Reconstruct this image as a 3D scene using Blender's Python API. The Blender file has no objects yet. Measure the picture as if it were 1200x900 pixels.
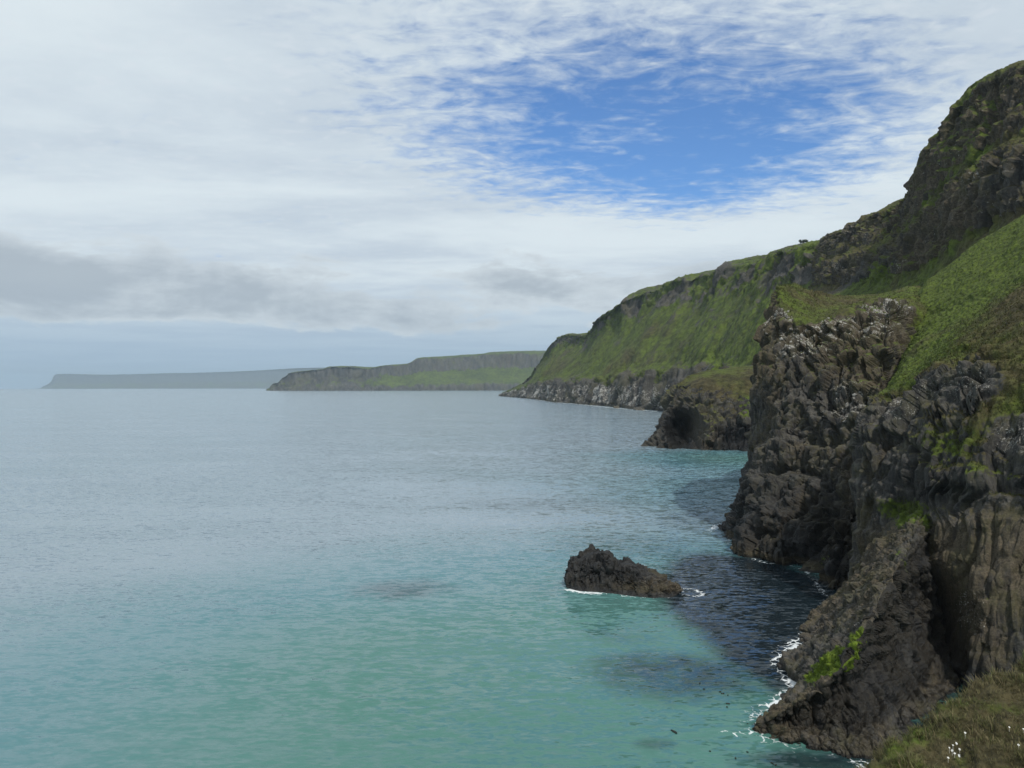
import bpy, math
import numpy as np

# ------------------------------------------------------------------ camera, sky, sun
sc = bpy.context.scene
H = 28.0                 # eye height above the sea
F = 900.0                # focal length in photograph pixels (1200 wide)
EYE = 452.7              # eye level in the photograph
RE = 7.4e6               # earth radius with refraction
cam_d = bpy.data.cameras.new("camera")
cam_d.sensor_width = 36.0
cam_d.lens = 36.0 * F / 1200.0
cam_d.shift_y = (EYE - 450.0) / 1200.0
cam_d.clip_start = 0.5
cam_d.clip_end = 80000.0
cam = bpy.data.objects.new("camera", cam_d)
sc.collection.objects.link(cam)
cam.location = (0, 0, H)
cam.rotation_euler = (math.radians(90), 0, 0)
sc.camera = cam

SUN_EL = math.radians(50)
SUN_AZ = math.radians(160)      # clockwise from +Y (view direction): behind and to the right
sun_dir = np.array([math.sin(SUN_AZ) * math.cos(SUN_EL), math.cos(SUN_AZ) * math.cos(SUN_EL), math.sin(SUN_EL)])
sl = bpy.data.lights.new("sun", 'SUN')
sl.energy = 3.0
sl.angle = math.radians(1.5)
sl.color = (1.0, 0.95, 0.87)
sun = bpy.data.objects.new("sun", sl)
sc.collection.objects.link(sun)
sun.location = (250, -280, 400)
from mathutils import Vector
sun.rotation_euler = Vector(sun_dir).to_track_quat('Z', 'Y').to_euler()

sc.view_settings.view_transform = 'Standard'
sc.view_settings.look = 'None'
sc.view_settings.exposure = 0.0
sc.view_settings.gamma = 1.0
sc.view_settings.use_curve_mapping = False
sc.render.engine = 'CYCLES'
sc.cycles.max_bounces = 6
sc.cycles.diffuse_bounces = 2
sc.cycles.glossy_bounces = 2
sc.cycles.volume_bounces = 0
sc.cycles.use_denoising = True


class NT:
    """tiny helper for node trees"""
    def __init__(self, tree):
        self.t = tree
        tree.nodes.clear()

    def n(self, typ, ins=None, **props):
        nd = self.t.nodes.new(typ)
        for k, v in props.items():
            setattr(nd, k, v)
        for k, v in (ins or {}).items():
            if hasattr(v, 'is_linked') or hasattr(v, 'links'):
                self.t.links.new(v, nd.inputs[k])
            else:
                nd.inputs[k].default_value = v
        return nd

    def link(self, a, b):
        self.t.links.new(a, b)

    def math(self, op, a, b=0.0, c=0.0, clamp=False):
        nd = self.n('ShaderNodeMath', {0: a, 1: b, 2: c}, operation=op, use_clamp=clamp)
        return nd.outputs[0]

    def smooth(self, x, lo, hi):
        nd = self.n('ShaderNodeMapRange', {0: x, 1: lo, 2: hi, 3: 0.0, 4: 1.0}, interpolation_type='SMOOTHSTEP')
        return nd.outputs[0]

    def mix(self, f, a, b, blend='MIX'):
        nd = self.t.nodes.new('ShaderNodeMix')
        nd.data_type = 'RGBA'
        nd.blend_type = blend
        for idx, v in ((0, f), (6, a), (7, b)):
            if hasattr(v, 'links'):
                self.t.links.new(v, nd.inputs[idx])
            else:
                if idx and len(v) == 3:
                    v = (*v, 1)
                nd.inputs[idx].default_value = v
        return nd.outputs[2]

    def noise(self, vec, scale, detail=4.0, rough=0.55, dist=0.0, col=False):
        nd = self.n('ShaderNodeTexNoise', {'Vector': vec, 'Scale': scale, 'Detail': detail, 'Roughness': rough, 'Distortion': dist})
        return nd.outputs[1] if col else nd.outputs[0]

    def scalev(self, vec, s, rot=(0, 0, 0), loc=(0, 0, 0)):
        nd = self.n('ShaderNodeMapping', {0: vec, 1: loc, 2: rot, 3: s})
        return nd.outputs[0]


# ---- world: Nishita sky with a procedural cloud deck (plane coordinates of a cloud layer)
w = bpy.data.worlds.new("World")
sc.world = w
w.use_nodes = True
N = NT(w.node_tree)
out = N.n('ShaderNodeOutputWorld')
bg = N.n('ShaderNodeBackground', {'Strength': 0.1})
N.link(bg.outputs[0], out.inputs[0])
sky = N.n('ShaderNodeTexSky', sky_type='NISHITA', sun_disc=False, sun_elevation=SUN_EL, sun_rotation=SUN_AZ,
          altitude=30.0, air_density=1.0, dust_density=0.6, ozone_density=2.0)
tc = N.n('ShaderNodeTexCoord')
nrm = N.n('ShaderNodeVectorMath', {0: tc.outputs['Generated']}, operation='NORMALIZE')
sep = N.n('ShaderNodeSeparateXYZ', {0: nrm.outputs[0]})
zz = N.math('ADD', N.math('MAXIMUM', sep.outputs[2], 0.0), 0.035)
cx = N.math('DIVIDE', sep.outputs[0], zz)
cy = N.math('DIVIDE', sep.outputs[1], zz)
cp = N.n('ShaderNodeCombineXYZ', {0: cx, 1: cy, 2: 0.0}).outputs[0]
rr = N.n('ShaderNodeVectorMath', {0: cp}, operation='LENGTH').outputs[1]
# large cover of the high veil
n_big = N.noise(N.scalev(cp, (0.22, 0.22, 1), loc=(3.1, 0.7, 0)), 1.0, 3.0, 0.5)
n_mid = N.noise(N.scalev(cp, (0.9, 1.2, 1), rot=(0, 0, 0.5)), 1.2, 6.0, 0.6, 0.3)
n_puff = N.noise(N.scalev(cp, (5.0, 6.0, 1), rot=(0, 0, 0.55)), 2.4, 4.0, 0.55, 0.35)
n_wisp = N.noise(N.scalev(cp, (1.7, 2.9, 1), rot=(0, 0, -0.75)), 2.4, 7.0, 0.66, 0.9)
n_streak = N.noise(N.scalev(cp, (0.5, 0.9, 1), rot=(0, 0, -0.35)), 0.9, 4.0, 0.5, 0.5)
# the clear hole in the veil: an ellipse on the cloud layer with a ragged rim
hx = N.math('SUBTRACT', cx, 0.60)
hy = N.math('SUBTRACT', cy, 2.85)
ca, sa = math.cos(0.55), math.sin(0.55)
ex = N.math('DIVIDE', N.math('ADD', N.math('MULTIPLY', hx, ca), N.math('MULTIPLY', hy, -sa)), 0.72)
ey = N.math('DIVIDE', N.math('ADD', N.math('MULTIPLY', hx, sa), N.math('MULTIPLY', hy, ca)), 0.98)
ed = N.math('SQRT', N.math('ADD', N.math('MULTIPLY', ex, ex), N.math('MULTIPLY', ey, ey)))
hole = N.math('SUBTRACT', 1.0, N.smooth(ed, 0.20, 2.0))
cov = N.math('ADD', N.math('MULTIPLY', n_big, 0.50), 0.80)
cov = N.math('ADD', cov, N.math('MULTIPLY', N.math('SUBTRACT', n_mid, 0.5), 0.60))
tex = N.math('ADD', N.math('MULTIPLY', N.math('SUBTRACT', n_puff, 0.5), 0.62), N.math('MULTIPLY', N.math('SUBTRACT', n_wisp, 0.5), 1.0))
cov = N.math('ADD', cov, tex)
cov = N.math('ADD', cov, N.math('MULTIPLY', N.math('SUBTRACT', n_streak, 0.5), 0.40))
cov = N.math('SUBTRACT', cov, N.math('MULTIPLY', hole, 0.92))
veil = N.smooth(cov, 0.14, 0.84)
# veil brightness
tone = N.math('ADD', N.math('MULTIPLY', n_mid, 0.40), N.math('MULTIPLY', n_streak, 0.60))
vcol = N.mix(N.smooth(tone, 0.36, 0.62), (5.7, 6.55, 7.35), (7.5, 8.35, 8.75))
vcol = N.mix(N.math('MULTIPLY', N.smooth(n_puff, 0.5, 0.75), 0.35), vcol, (7.6, 8.1, 8.6))
skyc = N.mix(1.0, sky.outputs[0], (0.70, 1.04, 1.42), 'MULTIPLY')
col1 = N.mix(N.math('MULTIPLY', veil, 0.97), skyc, vcol)
# pale air low down
lowair = N.math('SUBTRACT', 1.0, N.smooth(sep.outputs[2], 0.02, 0.15))
col1 = N.mix(N.math('MULTIPLY', lowair, 0.85), col1, (3.5, 4.85, 6.35))
# low grey stratocumulus in the distance: lumps seen from the side
def lowdeck(dz):
    lp = N.scalev(nrm.outputs[0], (1.0, 1.0, 3.0), loc=(1.4, 0.0, dz))
    return N.noise(lp, 4.6, 9.0, 0.63, 0.2)
n_low, n_low2 = lowdeck(0.0), lowdeck(-0.045)
n_cov = N.noise(N.scalev(nrm.outputs[0], (1, 1, 2.0), loc=(0.9, 0.2, 0.1)), 2.0, 2.0, 0.5)
el = sep.outputs[2]
band = N.math('MULTIPLY', N.smooth(el, 0.050, 0.085), N.math('SUBTRACT', 1.0, N.smooth(el, 0.135, 0.225)))
lowd = N.math('ADD', n_low, N.math('MULTIPLY', N.math('SUBTRACT', band, 1.0), 0.30))
lowd = N.math('ADD', lowd, N.math('MULTIPLY', N.math('SUBTRACT', n_cov, 0.5), 0.35))
lowd = N.math('SUBTRACT', lowd, N.math('MULTIPLY', sep.outputs[0], 0.065))
lowm = N.smooth(lowd, 0.437, 0.515)
edge = N.math('ADD', N.smooth(lowd, 0.47, 0.66), N.math('MULTIPLY', N.smooth(N.math('SUBTRACT', n_low2, n_low), -0.05, 0.10), 0.35), 0.0, True)
lcol = N.mix(edge, (6.5, 7.2, 7.7), (4.0, 4.65, 5.3))
col2 = N.mix(N.math('MULTIPLY', lowm, 0.85), col1, lcol)
N.link(col2, bg.inputs[0])


# ------------------------------------------------------------------ numpy noise
rng = np.random.default_rng(7)
PERM = np.concatenate([rng.permutation(256)] * 3).astype(np.int64)
_g = rng.normal(size=(256, 3))
GRAD = _g / np.linalg.norm(_g, axis=1, keepdims=True)
RND = rng.random((256, 4))


def perlin(p):
    i = np.floor(p).astype(np.int64)
    f = p - i
    i &= 255
    u = f * f * f * (f * (f * 6 - 15) + 10)
    res = 0
    for dx in (0, 1):
        wx = u[:, 0] if dx else 1 - u[:, 0]
        a = PERM[(i[:, 0] + dx) & 255]
        for dy in (0, 1):
            wy = u[:, 1] if dy else 1 - u[:, 1]
            b = PERM[(a + i[:, 1] + dy) & 255]
            for dz in (0, 1):
                wz = u[:, 2] if dz else 1 - u[:, 2]
                g = GRAD[PERM[(b + i[:, 2] + dz) & 255]]
                d = g[:, 0] * (f[:, 0] - dx) + g[:, 1] * (f[:, 1] - dy) + g[:, 2] * (f[:, 2] - dz)
                res = res + wx * wy * wz * d
    return res


def fbm(p, scale, octv=4, gain=0.5, seed=0.0):
    """scale = wavelength (scalar or 3-vector); about -1..1"""
    q = p / np.asarray(scale, float) + seed * 17.31
    a, s, tot = 1.0, 0.0, 0.0
    for k in range(octv):
        s = s + a * perlin(q)
        tot += a
        q = q * 2.03 + 11.7
        a *= gain
    return s / tot * 1.7


def cells(p, scale, seed=0):
    """Worley cells: random value of the nearest cell, border distance F2-F1, and the height of a tilted facet on it"""
    q = p / np.asarray(scale, float) + seed * 7.77
    i = np.floor(q).astype(np.int64)
    f = q - i
    n = len(p)
    d1 = np.full(n, 9.0); d2 = np.full(n, 9.0)
    r1 = np.zeros(n); r2 = np.zeros(n)
    for dx in (-1, 0, 1):
        for dy in (-1, 0, 1):
            for dz in (-1, 0, 1):
                h = PERM[(PERM[(PERM[(i[:, 0] + dx) & 255] + i[:, 1] + dy) & 255] + i[:, 2] + dz) & 255]
                v = RND[h]
                d = (dx + v[:, 0] - f[:, 0]) ** 2 + (dy + v[:, 1] - f[:, 1]) ** 2 + (dz + v[:, 2] - f[:, 2]) ** 2
                c = d < d1
                d2 = np.where(c, d1, np.minimum(d2, d))
                r1 = np.where(c, v[:, 3], r1)
                gg = GRAD[(h + 37) & 255]
                r2 = np.where(c, gg[:, 0] * (dx + v[:, 0] - f[:, 0]) + gg[:, 1] * (dy + v[:, 1] - f[:, 1]) + gg[:, 2] * (dz + v[:, 2] - f[:, 2]), r2)
                d1 = np.where(c, d, d1)
    return r1, np.sqrt(d2) - np.sqrt(d1), r2


# ------------------------------------------------------------------ geometry helpers
def L(px, py, Y):
    """world point at depth Y that the photograph shows at (px, py)"""
    return np.array([(px - 600.0) / F * Y, Y, H + (EYE - py) / F * Y])


def catmull(a, counts):
    """a: (S, ...) control values, resampled along axis 0 with counts[k] steps in segment k"""
    S = a.shape[0]
    ext = np.concatenate([2 * a[:1] - a[1:2], a, 2 * a[-1:] - a[-2:-1]], 0)
    outp = []
    for k in range(S - 1):
        p0, p1, p2, p3 = ext[k], ext[k + 1], ext[k + 2], ext[k + 3]
        t = np.linspace(0, 1, counts[k], endpoint=False).reshape(-1, *([1] * (a.ndim - 1)))
        m1 = 0.45 * (p2 - p0); m2 = 0.45 * (p3 - p1)
        t2, t3 = t * t, t * t * t
        outp.append((2 * t3 - 3 * t2 + 1) * p1 + (t3 - 2 * t2 + t) * m1 + (-2 * t3 + 3 * t2) * p2 + (t3 - t2) * m2)
    outp.append(a[-1:])
    return np.concatenate(outp, 0)


def alloc(a, total):
    """steps per segment along axis 0, by apparent length"""
    d = np.linalg.norm(np.diff(a[..., :3], axis=0), axis=-1)
    mid = 0.5 * (a[1:, ..., :3] + a[:-1, ..., :3])
    dist = np.linalg.norm(mid - np.array([0, 0, H]), axis=-1)
    wgt = (d / dist).reshape(d.shape[0], -1).mean(1)
    c = np.maximum(3, np.round(wgt / wgt.sum() * total)).astype(int)
    return c


def loft(stations, nu, nv):
    """stations: list of profiles [(px,py,Y,grass) ...] or world points ('w',x,y,z,g)"""
    A = []
    for s in stations:
        row = []
        for c in s:
            if c[0] == 'w':
                row.append([c[1], c[2], c[3], c[4]])
            else:
                row.append([*L(c[0], c[1], c[2]), c[3]])
        A.append(row)
    A = np.array(A, float)
    cu = alloc(A, nu)
    cv = alloc(np.swapaxes(A, 0, 1), nv)
    B = catmull(A, cu)
    B = np.swapaxes(catmull(np.swapaxes(B, 0, 1), cv), 0, 1)
    return B[..., :3].copy(), np.clip(B[..., 3], 0, 1).copy()


def normals(P, flip):
    du = np.gradient(P, axis=0)
    dv = np.gradient(P, axis=1)
    n = np.cross(du, dv)
    n /= np.linalg.norm(n, axis=-1, keepdims=True) + 1e-9
    return -n if flip else n


def ss(x, a, b):
    t = np.clip((x - a) / (b - a), 0, 1)
    return t * t * (3 - 2 * t)


def on_surface(P, px, py):
    """nearest point of the surface P on the line of sight through (px, py)"""
    q = P.reshape(-1, 3)
    e = np.hypot(q[:, 0] / q[:, 1] * F + 600 - px, EYE - (q[:, 2] - H) / q[:, 1] * F - py)
    e = np.where(q[:, 1] > 5, e, 1e9)
    c = np.where(e < max(3.0, e.min() * 1.5))[0]
    return q[c[q[c, 1].argmin()]]


def blob(P, px, py, Y, r, soft=0.5):
    """soft ball around a point: 1 inside, 0 outside; r radius (scalar or xyz); Y None: the point lies on P"""
    c = on_surface(P, px, py) if Y is None else L(px, py, Y)
    d = np.linalg.norm((P - c) / np.asarray(r, float), axis=-1)
    return 1 - ss(d, 1 - soft, 1 + soft * 0.3)


def mesh_grid(name, P, attrs=None, mat=None, parent=None, smooth=True, close_u=False, flat_below=None):
    nu, nv = P.shape[:2]
    me = bpy.data.meshes.new(name)
    V = P.reshape(-1, 3)
    iu = np.arange(nu if close_u else nu - 1)
    I, J = np.meshgrid(iu, np.arange(nv - 1), indexing='ij')
    I2 = (I + 1) % nu
    q = np.stack([I * nv + J, I2 * nv + J, I2 * nv + J + 1, I * nv + J + 1], -1).reshape(-1, 4)
    fill_mesh(me, V, q, smooth)
    if flat_below is not None:
        gq = attrs['ma'].reshape(-1, 4)[:, 0][q].mean(1)
        me.polygons.foreach_set('use_smooth', gq > flat_below)
    return finish(name, me, attrs, mat, parent)


def fill_mesh(me, V, q, smooth=True):
    k = q.shape[1]
    me.vertices.add(len(V))
    me.vertices.foreach_set('co', np.ascontiguousarray(V, dtype=np.float32).ravel())
    me.loops.add(q.size)
    me.loops.foreach_set('vertex_index', q.ravel().astype(np.int32))
    me.polygons.add(len(q))
    me.polygons.foreach_set('loop_start', (np.arange(len(q)) * k).astype(np.int32))
    me.polygons.foreach_set('loop_total', np.full(len(q), k, np.int32))
    me.polygons.foreach_set('use_smooth', np.full(len(q), smooth, bool))
    me.update(calc_edges=True)


def finish(name, me, attrs, mat, parent):
    for an, arr in (attrs or {}).items():
        arr = np.asarray(arr, np.float32).reshape(-1, arr.shape[-1])
        if arr.shape[1] == 3:
            arr = np.concatenate([arr, np.ones((len(arr), 1), np.float32)], 1)
        at = me.attributes.new(an, 'FLOAT_COLOR', 'POINT')
        at.data.foreach_set('color', np.ascontiguousarray(arr).ravel())
    if mat:
        me.materials.append(mat)
    ob = bpy.data.objects.new(name, me)
    sc.collection.objects.link(ob)
    if parent:
        ob.parent = parent
    return ob


def structure(ob, label=None):
    ob['kind'] = 'structure'
    if label:
        ob['label'] = label
    return ob


# ------------------------------------------------------------------ materials
def land_material(name, k=1.0, bump=1.0):
    """rock and turf; k scales the texture size with the distance the ground is seen from.
    ma = grass, green, pale/lichen, brown;  mb = wet, vivid, flat, -"""
    m = bpy.data.materials.new(name)
    m.use_nodes = True
    N = NT(m.node_tree)
    o = N.n('ShaderNodeOutputMaterial')
    bs = N.n('ShaderNodeBsdfPrincipled')
    N.link(bs.outputs[0], o.inputs[0])
    pos = N.n('ShaderNodeNewGeometry').outputs['Position']
    a = N.n('ShaderNodeAttribute', attribute_name='ma')
    b = N.n('ShaderNodeAttribute', attribute_name='mb')
    sa_ = N.n('ShaderNodeSeparateColor', {0: a.outputs[0]})
    grass, green, pale = sa_.outputs[0], sa_.outputs[1], sa_.outputs[2]
    brown = a.outputs['Alpha']
    sb_ = N.n('ShaderNodeSeparateColor', {0: b.outputs[0]})
    wet_shade, vivid = sb_.outputs[0], sb_.outputs[1]
    n1 = N.noise(pos, 0.16 / k, 6, 0.6)
    n0 = N.noise(N.scalev(pos, (1.0, 0.6, 0.6)), 0.045 / k, 4, 0.6)
    n2 = N.noise(pos, 0.9 / k, 6, 0.65)
    n3 = N.noise(pos, 3.2 / k, 5, 0.7)
    nv = N.noise(N.scalev(pos, (1.0, 1.0, 0.22)), 0.8 / k, 6, 0.65, 0.4)
    ns = N.noise(N.scalev(pos, (1.0, 1.0, 0.07)), 0.55 / k, 5, 0.6, 0.2)
    # rock
    rock = N.mix(N.smooth(nv, 0.30, 0.72), (0.022, 0.022, 0.023), (0.108, 0.102, 0.090))
    rock = N.mix(N.math('MULTIPLY', N.smooth(n1, 0.50, 0.66), 0.55), rock, (0.135, 0.128, 0.115))
    rock = N.mix(N.math('MULTIPLY', N.smooth(n3, 0.52, 0.72), 0.5), rock, (0.17, 0.165, 0.15))
    bf = N.smooth(N.math('ADD', N.math('ADD', brown, N.math('MULTIPLY', N.math('SUBTRACT', n2, 0.5), 0.9)), N.math('MULTIPLY', N.math('SUBTRACT', n0, 0.5), 1.6)), 0.32, 0.72)
    bcol = N.mix(N.smooth(n3, 0.35, 0.65), (0.052, 0.042, 0.027), (0.125, 0.102, 0.068))
    rock = N.mix(N.math('MULTIPLY', bf, 0.85), rock, bcol)
    moss = N.smooth(N.math('ADD', N.math('MULTIPLY', n1, 0.6), N.math('MULTIPLY', n2, 0.4)), 0.46, 0.60)
    moss = N.math('MULTIPLY', N.math('MULTIPLY', moss, 0.65), N.math('SUBTRACT', 1.0, wet_shade))
    rock = N.mix(moss, rock, (0.058, 0.055, 0.026))
    rock = N.mix(N.math('MULTIPLY', N.smooth(ns, 0.50, 0.68), 0.6), rock, (0.026, 0.027, 0.030))
    pf = N.math('ADD', pale, N.math('MULTIPLY', N.math('SUBTRACT', n3, 0.5), 1.3))
    pf = N.smooth(N.math('ADD', pf, N.math('MULTIPLY', N.math('SUBTRACT', n2, 0.5), 0.9)), 0.62, 0.80)
    pcol = N.mix(n2, (0.20, 0.195, 0.18), (0.44, 0.43, 0.40))
    rock = N.mix(pf, rock, pcol)
    wet_shade_tint = N.mix(wet_shade, (1, 1, 1), (0.20, 0.22, 0.26))  # darkens damp rock, and places where cave and wall shade is painted
    rock = N.mix(1.0, rock, wet_shade_tint, 'MULTIPLY')
    # turf
    clump = N.smooth(N.math('ADD', N.math('ADD', N.math('MULTIPLY', n2, 0.45), N.math('MULTIPLY', n3, 0.25)), N.math('MULTIPLY', n1, 0.3)), 0.38, 0.62)
    dry = N.mix(clump, (0.027, 0.024, 0.010), (0.098, 0.083, 0.040))
    grn = N.mix(clump, (0.025, 0.040, 0.006), (0.095, 0.132, 0.018))
    gf = N.smooth(N.math('ADD', N.math('ADD', green, N.math('MULTIPLY', N.math('SUBTRACT', n1, 0.5), 0.9)), N.math('MULTIPLY', N.math('SUBTRACT', n0, 0.5), 1.5)), 0.22, 0.80)
    turf = N.mix(N.math('MULTIPLY', gf, N.math('ADD', 0.62, N.math('MULTIPLY', N.smooth(n2, 0.35, 0.6), 0.38))), dry, grn)
    turf = N.mix(N.math('MULTIPLY', vivid, N.smooth(n2, 0.25, 0.6)), turf, (0.115, 0.165, 0.016))
    gm = N.math('ADD', grass, N.math('MULTIPLY', N.math('SUBTRACT', n2, 0.5), 0.8))
    gm = N.smooth(N.math('ADD', gm, N.math('MULTIPLY', N.math('SUBTRACT', n3, 0.5), 0.6)), 0.40, 0.62)
    N.link(N.mix(gm, rock, turf), bs.inputs['Base Color'])
    rough = N.math('SUBTRACT', 0.92, N.math('MULTIPLY', wet_shade, N.math('MULTIPLY', N.math('SUBTRACT', 1.0, gm), 0.42)))
    N.link(rough, bs.inputs['Roughness'])
    bs.inputs['Specular IOR Level'].default_value = 0.25
    hgt = N.math('ADD', N.math('MULTIPLY', n2, 0.28), N.math('MULTIPLY', n3, 0.16))
    hgt = N.math('ADD', hgt, N.math('MULTIPLY', N.math('MULTIPLY', nv, 0.20), N.math('SUBTRACT', 1.0, gm)))
    bp = N.n('ShaderNodeBump', {'Strength': 0.9, 'Distance': 1.3 * k * bump, 'Height': hgt})
    N.link(bp.outputs[0], bs.inputs['Normal'])
    return m


M_near = land_material("cliff_rock_and_turf", 0.55)
M_mid = land_material("hillside_rock_and_turf", 2.2)
M_far = land_material("coast_rock_and_turf", 5.0)
M_dist = land_material("distant_rock_and_turf", 16.0)


def blade_material(name, cols):
    m = bpy.data.materials.new(name)
    m.use_nodes = True
    N = NT(m.node_tree)
    o = N.n('ShaderNodeOutputMaterial')
    bs = N.n('ShaderNodeBsdfPrincipled', {'Roughness': 0.8, 'Specular IOR Level': 0.2})
    a = N.n('ShaderNodeAttribute', attribute_name='tint')
    N.link(a.outputs[0], bs.inputs['Base Color'])
    tr = N.n('ShaderNodeBsdfTranslucent')
    N.link(a.outputs[0], tr.inputs[0])
    mx = N.n('ShaderNodeMixShader', {0: 0.25})
    N.link(bs.outputs[0], mx.inputs[1]); N.link(tr.outputs[0], mx.inputs[2])
    N.link(mx.outputs[0], o.inputs[0])
    return m


M_blade = blade_material("grass_blade", None)


def plain_material(name, c1, c2, scale, rough=0.8, bump=0.3):
    m = bpy.data.materials.new(name)
    m.use_nodes = True
    N = NT(m.node_tree)
    o = N.n('ShaderNodeOutputMaterial')
    bs = N.n('ShaderNodeBsdfPrincipled', {'Roughness': rough, 'Specular IOR Level': 0.3})
    pos = N.n('ShaderNodeNewGeometry').outputs['Position']
    n1 = N.noise(pos, scale, 6, 0.65)
    N.link(N.mix(N.smooth(n1, 0.35, 0.65), c1, c2), bs.inputs['Base Color'])
    bp = N.n('ShaderNodeBump', {'Strength': bump, 'Distance': 0.3, 'Height': n1})
    N.link(bp.outputs[0], bs.inputs['Normal'])
    N.link(bs.outputs[0], o.inputs[0])
    return m


# ------------------------------------------------------------------ terrain builder
def rocky(P, g, flip, amps, size, seed, warp=0.22, turf_amp=0.3, strat=0.0, ledge=0.0, joint=0.0, tall=2.9):
    """push a smooth loft into blocks, clefts and turf lumps"""
    shp = P.shape
    n = normals(P, flip)
    p = P.reshape(-1, 3)
    nn = n.reshape(-1, 3)
    rk = 1 - ss(g.ravel(), 0.35, 0.85)
    big = fbm(p, size * 5.0, 3, 0.5, seed)
    wv = np.stack([fbm(p, size * 2.2, 2, 0.5, seed + s) for s in (1.3, 2.6, 3.9)], 1) * size * warp
    q = p + wv
    d = amps[0] * 1.2 * big
    for k, (a, s) in enumerate(zip(amps[1:], (1.0, 0.42, 0.17))):
        r1, e, tl = cells(q, np.array([0.75, 0.75, tall]) * size * s, seed + k)
        d = d + rk * a * ((r1 - 0.5) * 1.0 + (1.25, 1.25, 1.0)[k] * tl - (0.45, 0.25, 0.0)[k] * np.exp(-e / 0.07))
    if ledge:
        # sloping ledges: each layer leans out and steps back at its top
        for hgt, am, sd_ in ((size * 1.15, 1.0, 0.0), (size * 0.45, 0.45, 5.0)):
            t_ = (p[:, 2] + 0.55 * hgt * fbm(p, size * 4.0, 3, 0.5, seed + 12 + sd_) * 2) / hgt
            saw = t_ - np.floor(t_)
            d = d + rk * ledge * am * (saw * np.clip((1 - saw) * 7, 0, 1) - 0.4) * (0.6 + 0.8 * ss(fbm(p, size * 3, 2, 0.5, seed + 13 + sd_), -0.4, 0.5))
    if joint:
        # upright joints and clefts
        for sz, am in ((size * 0.9, 1.0), (size * 0.33, 0.45)):
            _, e, _ = cells(q, np.array([sz, sz, sz * 7]), seed + 6)
            d = d - rk * joint * am * np.exp(-e / 0.09) * ss(fbm(p, size * 2.5, 2, 0.5, seed + 15), -0.5, 0.2)
    if strat:
        d = d + rk * strat * fbm(q * np.array([0.15, 0.15, 1.0]), size * 0.5, 2, 0.5, seed + 9)
    d = d + rk * amps[-1] * 0.15 * fbm(p, size * 0.15, 2, 0.5, seed + 5)
    d = d + (1 - rk) * turf_amp * (fbm(p, size * 0.7, 4, 0.6, seed + 4) + 0.6 * fbm(p, size * 0.14, 2, 0.6, seed + 6))
    P2 = (p + nn * d[:, None]).reshape(shp)
    for _ in range(1):          # weather the edges
        av = P2.copy()
        av[1:-1, 1:-1] = 0.25 * (P2[:-2, 1:-1] + P2[2:, 1:-1] + P2[1:-1, :-2] + P2[1:-1, 2:])
        P2 = 0.6 * P2 + 0.4 * av
    return P2


def masks(P, g, flip, slope_k=0.9, seed=0, size=6.0):
    n2 = normals(P, flip)
    nz = n2[..., 2]
    p = P.reshape(-1, 3)
    no = fbm(p, size * 1.5, 4, 0.55, seed + 20).reshape(g.shape)
    gm = g + slope_k * (nz - 0.52) * np.where(g > 0.75, 0.3, 1.0) + 0.30 * no
    return np.clip(gm, 0, 1), nz, no


def carve(P, px, py, Y, r, vec):
    b = blob(P, px, py, Y, r, 0.9)
    P += b[..., None] * np.asarray(vec, float)


BLADES = []          # (position, normal, height, colour class)


def collect_blades(P, n, gm, count, hmin, hmax, green, seed, dens=1.0):
    r = np.random.default_rng(seed)
    sel = (gm.ravel() > 0.62)
    p = P.reshape(-1, 3)
    # visible frustum with a margin
    px = p[:, 0] / p[:, 1] * F + 600
    py = EYE - (p[:, 2] - H) / p[:, 1] * F
    sel &= (px > 780) & (px < 1320) & (py < 980) & (p[:, 2] > 1.2)
    # weight by cell area
    du = np.linalg.norm(np.gradient(P, axis=0), axis=-1)
    dv = np.linalg.norm(np.gradient(P, axis=1), axis=-1)
    wg = (du * dv * dens).ravel() * sel / np.maximum(p[:, 1], 20)
    idx = r.choice(len(p), count, p=wg / wg.sum())
    step = np.maximum(du, dv).ravel()[idx]
    pp = p[idx] + (r.random((count, 3)) - 0.5) * step[:, None] * np.array([1, 1, 0.2])
    hh = hmin + (hmax - hmin) * r.random(count) ** 2
    return pp, n.reshape(-1, 3)[idx], hh, green.ravel()[idx]


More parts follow.
